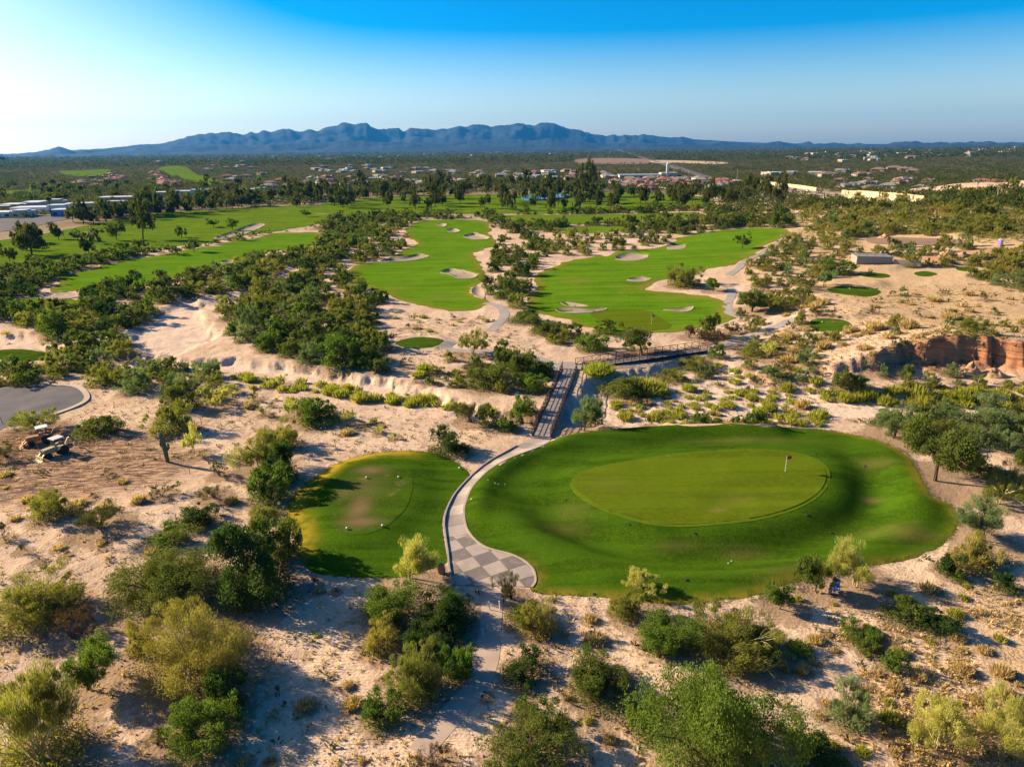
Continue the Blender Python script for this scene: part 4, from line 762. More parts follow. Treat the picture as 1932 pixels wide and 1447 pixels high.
# --- nearest plants, one by one
for a in [('P',85,1470,190,190,'large olive feathery bush filling the nearest corner of sand'), ('g',165,1300,125,115,'fresh green arching tree above the large olive corner bush'), ('O',375,1300,230,175,'biggest golden brush, sprawling on the sand below the dark hedge'),
    ('O',268,1235,60,70,'small golden bush tucked beside the biggest golden brush'), ('P',75,1185,170,115,'brownish olive round bush at the picture edge'), ('R',140,1215,90,70,'dark reddish twiggy bush between olive bush and green tree'), ('M',305,1150,200,110,'wide dark green mesquite mound on pale sand'),
    ('K',480,1145,165,160,'tall deep green bush touching the tee bank'), ('M',530,1065,95,110,'deep green bush against the tee slope'), ('K',430,1350,85,95,'compact deep green bush below the golden brush'), ('G',385,1430,130,110,'lime green shrub near the lower frame edge'), ('C',300,1415,60,45,'small dark twig bush beside the lime shrub'),
    ('G',735,1170,110,90,'olive green shrub beside the sandy track'), ('O',725,1235,90,75,'golden olive bush below the shrub by the track'), ('K',845,1195,120,95,'deep green bush nearest the checkered apron'), ('K',820,1245,120,90,'deep green bush in the thicket beside the track'), ('P',785,1335,115,115,'olive wispy bush beside the lower track'), ('G',722,1372,80,65,'bright green low shrub beside the lower track'), ('G',865,1290,60,75,'bright green shrub on the edge of the track'),
    ('K',985,1290,90,60,'rounded green bush just across the track'), ('C',965,1140,60,60,'twiggy green bush on the rim of the checkered apron'), ('M',985,1180,75,60,'dark bush beside the checkered apron'), ('O',1015,1205,80,75,'golden tipped bush beside the dark bush by the apron'), ('D',1122,1217,45,32,'brown dried clump on shaded sand'), ('G',985,1350,42,35,'little bright shrub alone on pale sand'), ('D',1060,1370,30,26,'tiny straw tuft beside pale sand'), ('M',1135,1335,140,95,'ragged dark mesquite bush left of the giant bright tree'), ('G',1212,1372,80,65,'green shrub touching the giant bright tree'),
    ('P',1178,1172,66,60,'dark olive bush against the nearest green'), ('W',1205,1140,85,58,'pale broom bush at the rim of the nearest green'), ('G',1258,1225,125,95,'bright feathery green bush at the rim of the nearest green'), ('P',1365,1255,180,110,'long rush-like olive bush behind the giant bright tree'), ('M',1420,1240,110,70,'dark side bush beside the rush-like bush'), ('G',1345,1500,265,270,'giant bright green feathery tree filling the lower frame edge'), ('M',1000,1460,170,80,'dark green bush cut by the lower frame edge'), ('R',820,1460,75,60,'bare twiggy bush at the lower frame edge'),
    ('S',1598,1375,78,85,'grey-green upright bush in the striped shade'), ('K',1545,1455,100,60,'dark bush in shade at the lower frame edge'), ('w',1765,1410,150,125,'pale yellow palo verde near the lower corner'), ('W',1895,1440,120,130,'pale yellow-green bush in the lower corner'), ('M',1700,1180,90,60,'dark mesquite bush alone beyond the green'), ('K',1755,1195,85,55,'deep green bush beside the lone mesquite bush'), ('G',1620,1215,70,35,'low bright shrub on striped sand'), ('M',1640,1235,60,30,'low dark bush on striped sand'), ('G',1682,1268,50,50,'round bright shrub at the end of the low row'),
    ('Y',1507,1235,50,35,'olive weed clump in shade'), ('g',1470,1148,80,62,'thin young tree just off the green'), ('m',1537,1115,75,88,'slim mesquite tree beside the blue cooler'), ('w',1612,1105,130,108,'yellow palo verde tree beside the blue cooler'), ('s',1845,1020,115,88,'bright feathery tree beyond the end of the green'), ('K',1785,1085,52,45,'deep green bush among yellow brush'), ('O',1830,1075,90,75,'yellow brush beyond the green rim'), ('G',1808,1098,34,28,'small bright shrub below the yellow brush'), ('p',1882,950,80,62,'olive tree between the two large trees'),
    ('m',1765,907,165,140,'large leaning mesquite tree at the far end of the green'), ('M',1845,900,80,40,'dark bush under the large leaning mesquite'), ('P',1900,930,70,60,'olive bush behind the feathery tree'), ('s',1685,825,120,80,'pale feathery bush tree above the end of the green'), ('S',1840,820,140,62,'pale sage thicket beyond the large mesquite'), ('S',1915,840,90,60,'sage bush at the frame edge'), ('P',1740,845,80,50,'olive bush between pale tree and mesquite'), ('S',1775,790,80,50,'sage bush on the riverbed edge'), ('K',1895,1120,50,40,'dark bush on the golden slope'),
    ('w',775,1092,125,112,'pale yellow palo verde beside the cart path kerb'), ('K',845,862,78,56,'round deep green bush between tee and bridge'), ('G',512,950,84,76,'yellow-green shrub at the tee edge'), ('K',536,915,62,84,'dark bush at the far edge of the tee'), ('p',492,885,105,92,'olive palo verde tree beyond the tee'), ('P',525,850,80,60,'olive bush behind the palo verde beyond the tee'), ('P',326,822,82,70,'rounded olive bush beside the cactus'), ('w',367,858,50,66,'small yellow tree right beside the cactus'), ('p',72,812,88,58,'olive tree behind the tractors'),
    ('M',180,828,84,42,'low dark bush uphill from the tractors'), ('P',98,980,78,62,'olive bush below the dug soil'), ('C',190,1008,110,48,'long grey twiggy bush below the dug soil'), ('K',375,1000,80,42,'dark green bush above the wide mesquite mound'), ('G',318,1032,78,50,'lime and dark shrub above the wide mesquite mound'), ('C',10,1022,36,34,'grey bush at the frame edge below the dirt'), ('C',15,868,60,34,'dark bush at the edge of the dug soil'), ('C',415,902,42,34,'dark twig bush near the tee'), ('C',345,1085,40,22,'low grey twigs between the two big bushes beyond the sand'), ('C',405,945,60,28,'low olive twig bush above the lime shrub'), ('D',437,952,28,24,'straw tuft by the tee'), ('C',305,940,50,24,'low green scrub below the tyre tracks'), ('P',505,985,60,44,'sparse pale bush at the tee corner'),
    ('G',603,805,98,52,'green bush alone on the near riverbank'), ('W',560,790,50,36,'pale bush beside the lone riverbank bush'), ('C',888,802,64,48,'grey twiggy bush near the short bridge'), ('M',925,806,52,44,'dark bush near the short bridge'), ('G',958,815,40,34,'lime shrub at the near end of the short bridge'), ('g',985,798,70,62,'bright green tree hugging the short bridge'), ('s',1100,812,84,74,'grey-green tree leaning over the short bridge'), ('M',1122,806,50,30,'dark bush under the leaning bridge tree'), ('G',1008,742,62,42,'bright bush at the far end of the short bridge'), ('M',990,715,70,48,'dark green bush beside the far bridge landing'), ('M',915,735,90,52,'dull green bush on the far riverbank'),
    ('M',1168,748,90,32,'shaded dark bush in the gully below the long bridge'), ('Y',1215,748,90,42,'dark yellow weeds in the gully'), ('Y',1130,718,60,42,'yellow weeds beneath the long bridge'), ('P',1265,722,60,32,'olive brush under the long bridge'), ('S',1328,714,36,30,'pale sage bush under the long bridge end'), ('P',1310,700,60,24,'olive bush under the long bridge end'), ('G',1350,676,34,26,'lime bush at the far end of the long bridge'), ('C',1222,806,26,24,'dark round bush at the rim of the green'),
    ('m',1212,668,86,62,'full mesquite tree behind the long bridge'), ('G',1118,664,66,42,'bright round bush behind the long bridge'), ('M',1080,640,50,30,'dark bush before the far putting green'), ('M',1030,632,70,30,'dark hedge bush by the sand trail'), ('M',985,610,60,30,'dark hedge bush at the near end of the hedge'), ('P',1055,648,50,28,'olive bush in the hedge'), ('M',1140,632,50,26,'dark bush at the rim of the far putting green'), ('M',1335,640,52,52,'dark tall bush between far green and bridge'), ('R',1300,640,40,28,'purplish twiggy bush beside the far green'), ('R',1350,655,60,26,'purplish bush near the bridge end'), ('R',1380,632,28,20,'purplish little bush by the cart path'), ('P',1420,626,30,26,'olive little bush beside the cart path'),
    ('p',892,668,66,56,'lone olive tree on sand above the riverbank'), ('g',952,672,50,36,'bright small tree beside the lone olive tree'), ('G',650,695,92,62,'bright green bush overhanging the riverbank'), ('P',1425,675,74,40,'olive brush beyond the long bridge'), ('w',1448,676,50,40,'pale tree beyond the long bridge'), ('s',1448,712,40,34,'grey-green bush beside the cliff foot'), ('P',850,682,26,24,'olive bush beside the oval tee path'), ('m',1418,588,82,50,'dark round tree on the path bend'), ('g',1345,550,46,30,'bright flat tree on the bunker edge'), ('P',1290,543,66,42,'golden tree on the island bunker'), ('p',1275,541,44,44,'golden palo verde beside the far fairway'), ('m',1400,470,40,34,'lone mesquite tree on the far fairway'),
    ('M',1400,598,20,16,'little bush by the path'), ('M',1600,735,64,44,'dark bush at the foot of the cliff'), ('S',1470,728,46,30,'grey-green bush by the cliff foot'), ('Y',1538,728,26,26,'yellow weed clump by the cliff foot'), ('P',1840,630,70,34,'dark sparse bush above the cliff'), ('s',1555,542,40,42,'bright tree beside the tee pads'), ('G',1580,520,60,26,'bright green bush above the tee pads'), ('P',1640,520,10,10,None),
    ('M',1705,712,30,26,'green bush at the cliff wall'), ('S',1795,712,34,26,'sage bush at the foot of the red cliff'), ('S',1665,712,20,20,'tiny sage bush below the cliff'), ('g',175,455,20,28,None), ('T',60,482,72,72,'big rounded dark tree standing alone on the yellow fairway'), ('t',186,461,24,32,'small dark lone tree on the yellow fairway'), ('T',270,453,56,76,'tall dark tree on the yellow fairway'), ('g',310,478,26,22,'bright small tree in a row of three'), ('m',336,481,28,22,'middle tree in a row of three'), ('m',367,477,34,32,'largest tree in a row of three'), ('G',455,455,26,18,None)]:
    if a[5] is None: A(*a[:5])
    else: A(*a[:5], label=a[5])
settle(); HAND = len(PLANTED)
# --- scattered belts: polygon (photo pixels), species weights, how many, width range in metres, gap factor, place phrase
BELTS = [
 ([(390,560),(480,545),(560,500),(640,455),(700,420),(768,425),(765,470),(735,490),(662,505),(680,540),(725,580),(722,640),(722,700),(620,690),(480,662),(440,640),(405,600)], 'MNMGNSPQK', 210, 4, 7.5, .62, 'in the belt along the middle fairway'),
 ([(-20,520),(60,500),(110,545),(230,548),(320,530),(330,560),(290,592),(240,625),(180,645),(60,625),(-20,605)], 'MNMGKPm', 80, 4.5, 8, .62, 'in the thicket beyond the riverbed bend'),
 ([(10,522),(100,499),(220,480),(300,462),(250,488),(120,520),(60,545)], 'MNMGm', 44, 4.5, 8, .6, 'in the row between the two yellow fairways'),
 ([(330,520),(480,486),(600,466),(625,430),(700,425),(690,445),(640,500),(560,515),(470,545),(400,560),(330,560)], 'MNMNGPSK', 120, 4, 7.5, .6, 'between narrow fairway and sandy channel'),
 ([(905,500),(930,480),(945,445),(1040,452),(1045,485),(1010,520),(1003,575),(965,590),(918,562),(905,530)], 'MNGKMP', 70, 4, 7, .6, 'in the island of bushes between the fairways'),
 ([(1045,440),(1180,440),(1290,448),(1255,466),(1160,476),(1060,490)], 'MMPGSP', 34, 4, 7, 1.0, 'on the sandy patch between the fairways'),
 ([(940,418),(1000,402),(1200,398),(1350,395),(1480,402),(1490,430),(1390,430),(1290,442),(1100,438),(945,440)], 'MNMNGMKPm', 150, 5, 9, .6, 'in the mesquite belt beyond the long fairway'),
 ([(620,405),(960,408),(950,425),(860,412),(780,420),(700,440),(600,470),(600,430)], 'MNMGNK', 80, 5, 9, .62, 'at the top of the middle fairway'),
 ([(1480,395),(1600,375),(1760,385),(1932,345),(1960,450),(1850,450),(1700,445),(1600,450),(1495,432)], 'PQMPQSO', 240, 4, 7.5, .62, 'on the scrubby slope below the highway wall'),
 ([(1400,500),(1490,440),(1600,450),(1630,480),(1560,500),(1520,560),(1460,590),(1440,560)], 'PQSCNO', 90, 3, 6, .75, 'on the sandy rise beyond the path bend'),
 ([(1640,465),(1830,462),(1860,470),(1750,490),(1650,485)], 'PPMS', 14, 3.5, 6, .8, 'beside the graded pad'),
 ([(1690,505),(1850,485),(1960,460),(1960,555),(1880,540),(1780,505)], 'PPOMS', 40, 4, 7, .8, 'beside the uphill tee pads'),
 ([(1480,570),(1530,560),(1580,590),(1620,640),(1500,700),(1440,680),(1470,640)], 'PCDSOD', 55, 1.5, 4, .9, 'around the round tee pad'),
 ([(1650,560),(1950,540),(1950,640),(1780,640),(1640,690),(1600,650)], 'SDPCDD', 60, 1.2, 4, 1.1, 'on the bare slope above the red cliff'),
 ([(60,700),(170,660),(330,690),(400,700),(440,740),(420,790),(250,745),(165,730)], 'PPMPSW', 34, 4, 6.5, .85, 'between asphalt circle and riverbed'),
 ([(100,650),(200,640),(290,660),(270,690),(130,710)], 'MMGM', 14, 5, 8, .6, 'on the inner bend of the riverbed'),
 ([(430,740),(560,755),(700,790),(760,830),(640,820),(500,790)], 'CDPW', 18, 1.2, 3.4, 1.3, 'on the open sand beyond the tee'),
 ([(740,592),(930,602),(860,630),(740,640)], 'CDYC', 20, .9, 2.2, 1.2, 'on the sand below the middle fairway'),
 ([(880,690),(1040,680),(1050,705),(960,740),(880,730)], 'MGPC', 16, 3, 5, .75, 'beside the far bridge landing'),
 ([(760,690),(880,700),(900,740),(780,720)], 'YGPC', 16, 1.5, 3.4, .8, 'on the crumbling far riverbank'),
 ([(340,702),(560,722),(760,748),(880,768),(960,790),(860,775),(720,762),(540,742),(380,722)], 'YYYW', 40, 1.5, 3.4, .7, 'lining the near side of the riverbed'),
 ([(1140,760),(1300,735),(1500,760),(1560,790),(1560,800),(1280,802),(1180,790)], 'YYYYD', 75, 1.2, 3.0, .8, 'in the riverbed beyond the nearest green'),
 ([(1280,796),(1560,796),(1560,803),(1290,804)], 'YYG', 18, 1.5, 3.0, .7, 'along the far rim of the nearest green'),
 ([(1540,738),(1750,742),(1960,744),(1960,772),(1700,766),(1560,756)], 'YYPMY', 60, 2, 4, .6, 'along the riverbed below the cliff'),
 ([(1560,745),(1660,725),(1960,720),(1960,738),(1640,742)], 'PMSP', 9, 2, 3.4, .8, 'on the shaded bank below the cliff'),
 ([(1660,780),(1950,775),(1950,880),(1860,850),(1700,820)], 'SPSPM', 24, 3, 5, .8, 'on the river flat beyond the large mesquite'),
 ([(1340,690),(1540,700),(1600,760),(1440,760),(1300,720)], 'YSCPY', 34, 1.2, 3.4, .9, 'on the flats beneath the cliff'),
 ([(1370,600),(1470,600),(1500,640),(1400,650),(1370,640)], 'CDPP', 14, 1.5, 3.5, 1.0, 'beside the cart path beyond the bridge'),
 ([(0,620),(160,640),(60,660),(0,655)], 'YC', 7, 1, 2, 1, 'in the riverbed by the small tee pad'),
 ([(0,690),(60,690),(80,725),(0,728)], 'MGP', 8, 3.5, 5.5, .7, 'beside the asphalt circle'),
 ([(0,880),(260,900),(300,1060),(0,1060)], 'CDDD', 24, .7, 2.0, 1.2, 'on the sand below the dug soil'),
 ([(560,1100),(1000,1130),(1400,1200),(1500,1447),(200,1447),(560,1200)], 'DDCY', 20, .6, 1.6, 1.3, 'on the nearest sand'),
 ([(1450,1120),(1930,1100),(1930,1447),(1500,1447)], 'DDYD', 50, .6, 1.7, 1.1, 'on the golden slope'),
 ([(-20,455),(60,470),(20,500),(-20,500)], 'MG', 6, 4, 6, .7, 'at the edge of the yellow fairway'),
 ([(500,690),(680,710),(860,760),(1000,790),(980,800),(800,770),(600,735)], 'Y', 8, .8, 1.6, 1, 'on the riverbed floor'),
 ([(110,522),(230,492),(400,467),(560,447),(600,432),(480,438),(330,468),(200,490)], 'MGPSCC', 30, 2, 4.5, .8, 'on the rocky sand between the two yellow fairways'),
 ([(600,398),(960,402),(1480,396),(1490,430),(1300,444),(940,430),(700,436),(600,440)], 'NGPKQC', 150, 2.2, 4.6, .5, 'in the low scrub behind the fairways'),
 ([(-20,540),(200,560),(190,600),(-20,590)], 'MMK', 16, 5, 8, .6, 'around the small pale green'),
]
NOGO = [s[1] for s in SHEETS if s[0] > 0 and s[2] not in ('dirt_lot', 'highway')]
CELLS = {}
def free(x, y, r):
    cx_, cy_ = int(x // 6), int(y // 6)
    for a in range(cx_ - 2, cx_ + 3):
        for b in range(cy_ - 2, cy_ + 3):
            for q in CELLS.get((a, b), ()):
                if (q[0] - x) ** 2 + (q[1] - y) ** 2 < (q[2] + r) ** 2: return False
    return True
def occupy(x, y, r): CELLS.setdefault((int(x // 6), int(y // 6)), []).append((x, y, r))
for q in PLANTED: occupy(q['x'], q['y'], q['w'] * .33)
NG = [(p, p.min(0), p.max(0)) for p in NOGO]
bsegs = [(at1(1022, 827)[:2], at1(1075, 697)[:2]), (at1(1093, 693)[:2], at1(1320, 664)[:2])]
WCH = [p for p, _, _ in wWASH]
def seg_dist(x, y):
    d = np.full(x.shape, 1e9)
    for a, b in bsegs: d = np.minimum(d, line_d(np.array([a, b]), x, y))
    return d
def batch(poly, n):
    pp = np.array(poly, float); lo, hi = pp.min(0), pp.max(0)
    px = nr.uniform(lo[0], hi[0], n); py = nr.uniform(lo[1], hi[1], n); k = sdf(pp, px, py) > 0
    return px[k], py[k], at(px[k], py[k])
def nogo(x, y):
    d = np.full(x.shape, -9.)
    for p, _, _ in NG: d = np.maximum(d, sdf(p, x, y, 9.))
    return d
for poly, sps, cnt, w0, w1, gap, place in BELTS:
    px, py, P = batch(poly, cnt * 26); x_, y_ = P[:, 0], P[:, 1]; ng = nogo(x_, y_); bd = seg_dist(x_, y_)
    wd0 = sdf(WCH[0], x_, y_, 9.); wd1 = np.maximum(sdf(WCH[1], x_, y_, 9.), sdf(WCH[2], x_, y_, 9.)); k = 0
    for i in range(len(px)):
        if k >= cnt: break
        x, y, z = map(float, P[i]); w = rnd.uniform(w0, w1) * (1 if rnd.random() > .15 else .6); sp = rnd.choice(sps)
        if ng[i] > -w * .30 or bd[i] < w * .5 + 1.8 or not free(x, y, w * .5 * gap): continue
        if sp not in 'YDC' and (wd0[i] > .5 or wd1[i] > 1.2): continue
        h = w * rnd.uniform(.42, .72) if sp not in 'YDpmg' else (w * rnd.uniform(.5, .8) if sp in 'YD' else w * rnd.uniform(.75, 1.0))
        dp = depth(x, y, z); add_plant(sp, x, y, w, h, w * F / dp, near=place); occupy(x, y, w * .5 * gap); k += 1
# --- big trees of the far parkland
TB = [([(-20,505),(-20,470),(100,450),(230,428),(400,412),(590,402),(560,425),(430,445),(250,468),(60,500)], 'TmTg', 16, 6.5, 10, 'standing about on the nearer yellow fairway'),
      ([(128,430),(215,420),(300,412),(400,402),(500,388),(620,378),(640,368),(520,372),(400,384),(300,396),(200,408),(128,416)], 'TTTTt', 60, 9, 15, 'in the dark row behind the yellow fairway'),
      ([(560,396),(1000,400),(1340,396),(1480,388),(1470,366),(1330,360),(1000,360),(700,364),(560,372)], 'TTTTmt', 135, 8, 14, 'in the parkland beyond the fairways'),
      ([(560,372),(1000,362),(1340,360),(1480,366),(1420,348),(1180,345),(900,345),(600,352)], 'TTtTTm', 100, 9, 15, 'behind the parkland fairway'),
      ([(0,352),(560,345),(560,372),(420,385),(200,385),(0,385)], 'MTGmT', 80, 8, 14, 'behind the low white buildings')]
for poly, sps, cnt, w0, w1, place in TB:
    px, py, P = batch(poly, cnt * 14); k = 0
    for i in range(len(px)):
        if k >= cnt: break
        x, y, z = map(float, P[i]); w = rnd.uniform(w0, w1); sp = rnd.choice(sps)
        if not free(x, y, w * .34) or (place.startswith('in the park') and rnd.random() < .35 and 372 < py[i] < 396): continue
        hgt = (w * rnd.uniform(.95, 1.25) if place.startswith('standing') else rnd.uniform(10, 16)) if sp == 'T' else rnd.uniform(13, 21) if sp == 't' else w * .7
        if py[i] < 372 and 1130 < px[i] < 1400: hgt = rnd.uniform(6, 9.5); w *= .8
        if sp == 't': w *= 1.15
        dp = depth(x, y, z); add_plant(sp, x, y, w, hgt, w * F / dp, near=place); occupy(x, y, w * .3); k += 1
for px, py, wp, hp in [(1100,372,34,62),(1112,362,30,60),(1085,380,26,40),(1040,398,26,38),(1055,372,22,40),(640,385,24,48),(620,382,18,42),(690,372,20,44),(780,384,20,40),(812,376,32,44),(730,378,20,36),(1010,372,24,34),(1130,380,24,30),(1218,385,34,32),(1160,372,26,34),(1290,388,30,30),(1345,382,36,34),(1420,372,34,30),(5,306,20,14),(52,304,8,8)]:
    A('t' if hp > wp * 1.5 else 'T', px, py, wp, hp)
    PLANTED[-1]['near'] = 'in the parkland beyond the fairways'
settle()
ORD = 'first second third fourth fifth sixth seventh eighth ninth tenth eleventh twelfth thirteenth fourteenth fifteenth sixteenth seventeenth eighteenth nineteenth'.split()
TENS = {20: 'twentieth', 30: 'thirtieth', 40: 'fortieth', 50: 'fiftieth', 60: 'sixtieth', 70: 'seventieth', 80: 'eightieth', 90: 'ninetieth'}; TC_ = {20: 'twenty', 30: 'thirty', 40: 'forty', 50: 'fifty', 60: 'sixty', 70: 'seventy', 80: 'eighty', 90: 'ninety'}
def ordn(i):
    if i < 19: return ORD[i]
    k = i + 1; t = k // 10 * 10
    return TENS.get(t, 'last') if k % 10 == 0 else TC_.get(t, 'ninety') + '-' + ORD[k % 10 - 1]
groups = {}
for q in PLANTED:
    if q['label'] is None:
        q['near'] = q['near'] or 'on the desert flat'; b_ = ''
        nm = SPEC[q['sp']]; groups.setdefault((b_, nm[2], nm[3], q['near']), []).append(q)
for (b_, cl_, kd, pl_), L_ in groups.items():
    L_.sort(key=lambda q: proj(q['x'], q['y'])[0])
    for i, q in enumerate(L_):
        q['label'] = ('%s %s %s' % (cl_, kd, pl_)) if len(L_) == 1 else '%s %s from left, %s' % (ordn(i), kd, pl_)
        q['group'] = ('%ss %s' % (SPEC[q['sp']][0].replace('_', ' '), pl_))
ZB = height([q['x'] for q in PLANTED], [q['y'] for q in PLANTED])
for i, q in enumerate(PLANTED): build_plant(q, i)
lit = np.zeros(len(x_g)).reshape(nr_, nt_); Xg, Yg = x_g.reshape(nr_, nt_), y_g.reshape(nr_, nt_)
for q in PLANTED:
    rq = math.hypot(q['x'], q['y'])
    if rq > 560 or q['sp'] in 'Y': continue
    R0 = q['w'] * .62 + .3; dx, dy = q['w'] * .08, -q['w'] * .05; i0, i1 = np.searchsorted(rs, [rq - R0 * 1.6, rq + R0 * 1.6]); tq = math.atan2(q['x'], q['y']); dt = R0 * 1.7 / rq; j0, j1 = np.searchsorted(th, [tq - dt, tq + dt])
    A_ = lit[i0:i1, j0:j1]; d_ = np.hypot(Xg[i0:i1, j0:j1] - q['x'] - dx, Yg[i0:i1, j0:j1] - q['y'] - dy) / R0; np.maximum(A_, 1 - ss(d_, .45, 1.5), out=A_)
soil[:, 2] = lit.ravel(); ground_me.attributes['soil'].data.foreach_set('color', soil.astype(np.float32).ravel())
print('t', time.time() - T0); print('plants', len(PLANTED), {k: sum(q['sp'] == k for q in PLANTED) for k in SPEC})
# --- dark mistletoe clumps live in the palo verde crown; scrub of the far plain as one mass
def mass(name, pts, szs, hts, n, lf, m, label, seed, form='dense'):
    """many far crowns as one mesh"""
    r = np.random.RandomState(seed); Vs, Qs, Ts = [], [], []; base = [crown_np(seed + i, n, form, lf, 0.0, max(6, n // 5), 4)[:3] for i in range(6)]; off = 0
    for i, (p, s, h) in enumerate(zip(pts, szs, hts)):
        V, Q, t = base[i % 6]; a = r.uniform(0, 6.28); c, s_ = math.cos(a), math.sin(a)
        W_ = np.column_stack([(V[:, 0] * c - V[:, 1] * s_) * s / 2 + p[0], (V[:, 0] * s_ + V[:, 1] * c) * s / 2 + p[1], V[:, 2] * h + p[2] - .05 * h])
        Vs.append(W_); Qs.append(Q + off); Ts.append(np.clip(t * .5 + r.uniform(0, .5), 0, 1)); off += len(V)
    o = link(bpy.data.objects.new(name, leaf_mesh(name, np.vstack(Vs), np.vstack(Qs), np.concatenate(Ts), m))); tag(o, label, 'scrub', None, 'stuff'); return o
OCC = []
def far_points(n, y0, y1, x0=-150, x1=2080, seed=1, clear=()):
    r = np.random.RandomState(seed); py = y0 + (y1 - y0) * r.uniform(0, 1, n) ** 1.15; px = r.uniform(x0, x1, n); yy = py + (966 - px) * math.tan(ROLL)
    P = at(px, yy); k = np.ones(n, bool)
    for p in clear: k &= sdf(p, P[:, 0], P[:, 1], 40.) < -4
    return P[k]
FAIRW = [s[1] for s in SHEETS if s[2] in ('fairway_turf', 'highway', 'dirt_lot', 'pond', 'parking_road', 'green_surround_turf')]
BUILD = []   # building footprints keep the scrub off

#REST
# ------------------------------------------------------------------ bridges
def bridge(p0, p1, width, rail_h, panels, label, ext=(0, 0)):
    a = Vector((p0[0], p0[1], 0)); b = Vector((p1[0], p1[1], 0)); Ln = (b - a).length; ang = math.atan2(b.y - a.y, b.x - a.x)
    za = float(height(np.array([p0[0]]), np.array([p0[1]]))[0]); zb_ = float(height(np.array([p1[0]]), np.array([p1[1]]))[0])
    z = max(za, zb_) + .12; root = empty('footbridge', (a.x, a.y, z), ang); tag(root, label, 'bridge')
    d = MB(); n = int(Ln / .3)
    for i in range(n): d.box((Ln * (i + .5) / n, 0, -.04), (Ln / n - .02, width - .16, .08))
    d.build('deck', M['deck'], root)
    g = MB()
    for sgn in (-1, 1): g.box((Ln / 2, sgn * (width / 2 - .25), -.34), (Ln, .16, .5))
    for i in range(0, panels + 1, 2): g.box((Ln * i / panels * .998 + .02, 0, -.36), (.12, width - .7, .3))
    g.build('girders', M['steel'], root)
    for sgn in (-1, 1):
        yy = sgn * width / 2; r = MB()
        for zz, th_ in ((rail_h, .09), (rail_h * .62, .05), (rail_h * .36, .05), (.06, .16), (-.2, .1)): r.box((Ln / 2, yy, zz), (Ln, .09, th_))
        for i in range(panels + 1): r.box((Ln * i / panels, yy, rail_h / 2 - .12), (.10, .10, rail_h + .36))
        for i in range(panels):
            x0, x1 = Ln * i / panels, Ln * (i + 1) / panels
            if i >= panels / 2: x0, x1 = x1, x0
            r.bar((x0, yy, .08), (x1, yy, rail_h - .05), .06)
        r.build('railing', M['steel'], root)
    for q in (.0, 1.0): MB().box((Ln * q + (.5 if q else -.5) * -.2, 0, -1.2), (.8, width + .3, 2.1)).build('abutment', M['concrete'], root)
    if Ln > 25:
        p = MB()
        for q in (.33, .66):
            p.box((Ln * q, 0, -1.7), (.5, width * .7, 2.3))
        p.build('piers', M['concrete'], root)
m, ns, L = mat('bridge_deck_boards'); o = N(ns, 'ShaderNodeOutputMaterial'); b = N(ns, 'ShaderNodeBsdfPrincipled'); b.inputs['Roughness'].default_value = .85
t = N(ns, 'ShaderNodeTexCoord').outputs['Object']; mp = N(ns, 'ShaderNodeMapping'); mp.inputs['Scale'].default_value = (3.3, .25, 1); L.new(t, mp.inputs[0])
L.new(mixc(ns, L, noise(ns, L, mp.outputs[0], 1.0, 3), (.15, .125, .11), (.34, .29, .25)), b.inputs['Base Color']); L.new(b.outputs[0], o.inputs[0]); M['deck'] = m
bridge(at1(1021, 827), at1(1075, 697), 2.9, 1.35, 18, 'short dark steel footbridge running straight away from the cart path')
bridge(at1(1092, 693), at1(1326, 663), 2.9, 1.35, 16, 'long dark truss footbridge slanting over the gully')
lp = at(*np.array([(1056,699),(1076,699),(1096,699),(1098,690),(1082,684),(1060,684),(1045,690)], float).T)
mb = MB(); n = len(lp); zt = float(lp[:, 2].max()) + .12; mb.add([(p[0], p[1], zt) for p in lp] + [(p[0], p[1], zt - 1.4) for p in lp], [tuple(range(n))[::-1]] + [(i, (i + 1) % n, (i + 1) % n + n, i + n) for i in range(n)])
tag(mb.build('bridge_landing', M['concrete']), 'pale concrete landing joining the two footbridges', 'pavement', None, 'structure')
# ------------------------------------------------------------------ flag, markers, cooler, stone
def flagstick(px, py, h, clothm, label, rz=0):
    p = at1(px, py); r = empty('golf_flag', (p[0], p[1], p[2] + .1), rz); tag(r, label, 'golf flag')
    MB().tube([(0, 0, -.2), (.02, 0, h * .5), (.06, .02, h)], [.035, .03, .025], 8).build('pole', M['white'], r)
    V, Fs = [], []; nx = 6
    for i in range(nx + 1):
        for zz in (0, 1): V.append((.06 + i * .13, .05 * math.sin(i * 1.2) + .02, h - .02 - .55 * (1 - zz) - .02 * i * (1 if zz else -.2)))
    for i in range(nx): Fs.append((2 * i, 2 * i + 2, 2 * i + 3, 2 * i + 1))
    k = len(V); V += [(a, b + .015, c) for a, b, c in V]; Fs += [tuple(q + k for q in f[::-1]) for f in Fs]
    MB().add(V, Fs).build('flag', clothm, r); MB().lathe([(.07, 0), (.075, .012), (.055, .012)], (0, 0, 0), 12).build('cup', M['white'], r)
flagstick(1481, 890, 2.25, M['red'], 'white flagstick with a small red flag on the nearest green', .3)
flagstick(1229, 612, 2.3, M['blue'], 'white flagstick with a blue flag on the far green', .3)
def tee_marker(px, py, m_, label):
    p = at1(px, py); o = MB().lathe([(.02, .0), (.12, .03), (.15, .12), (.12, .21), (.02, .25)], (0, 0, 0), 10).build('tee_marker', m_, None, True); o.location = (p[0], p[1], p[2] + .1); tag(o, label, 'tee marker', 'tee markers')
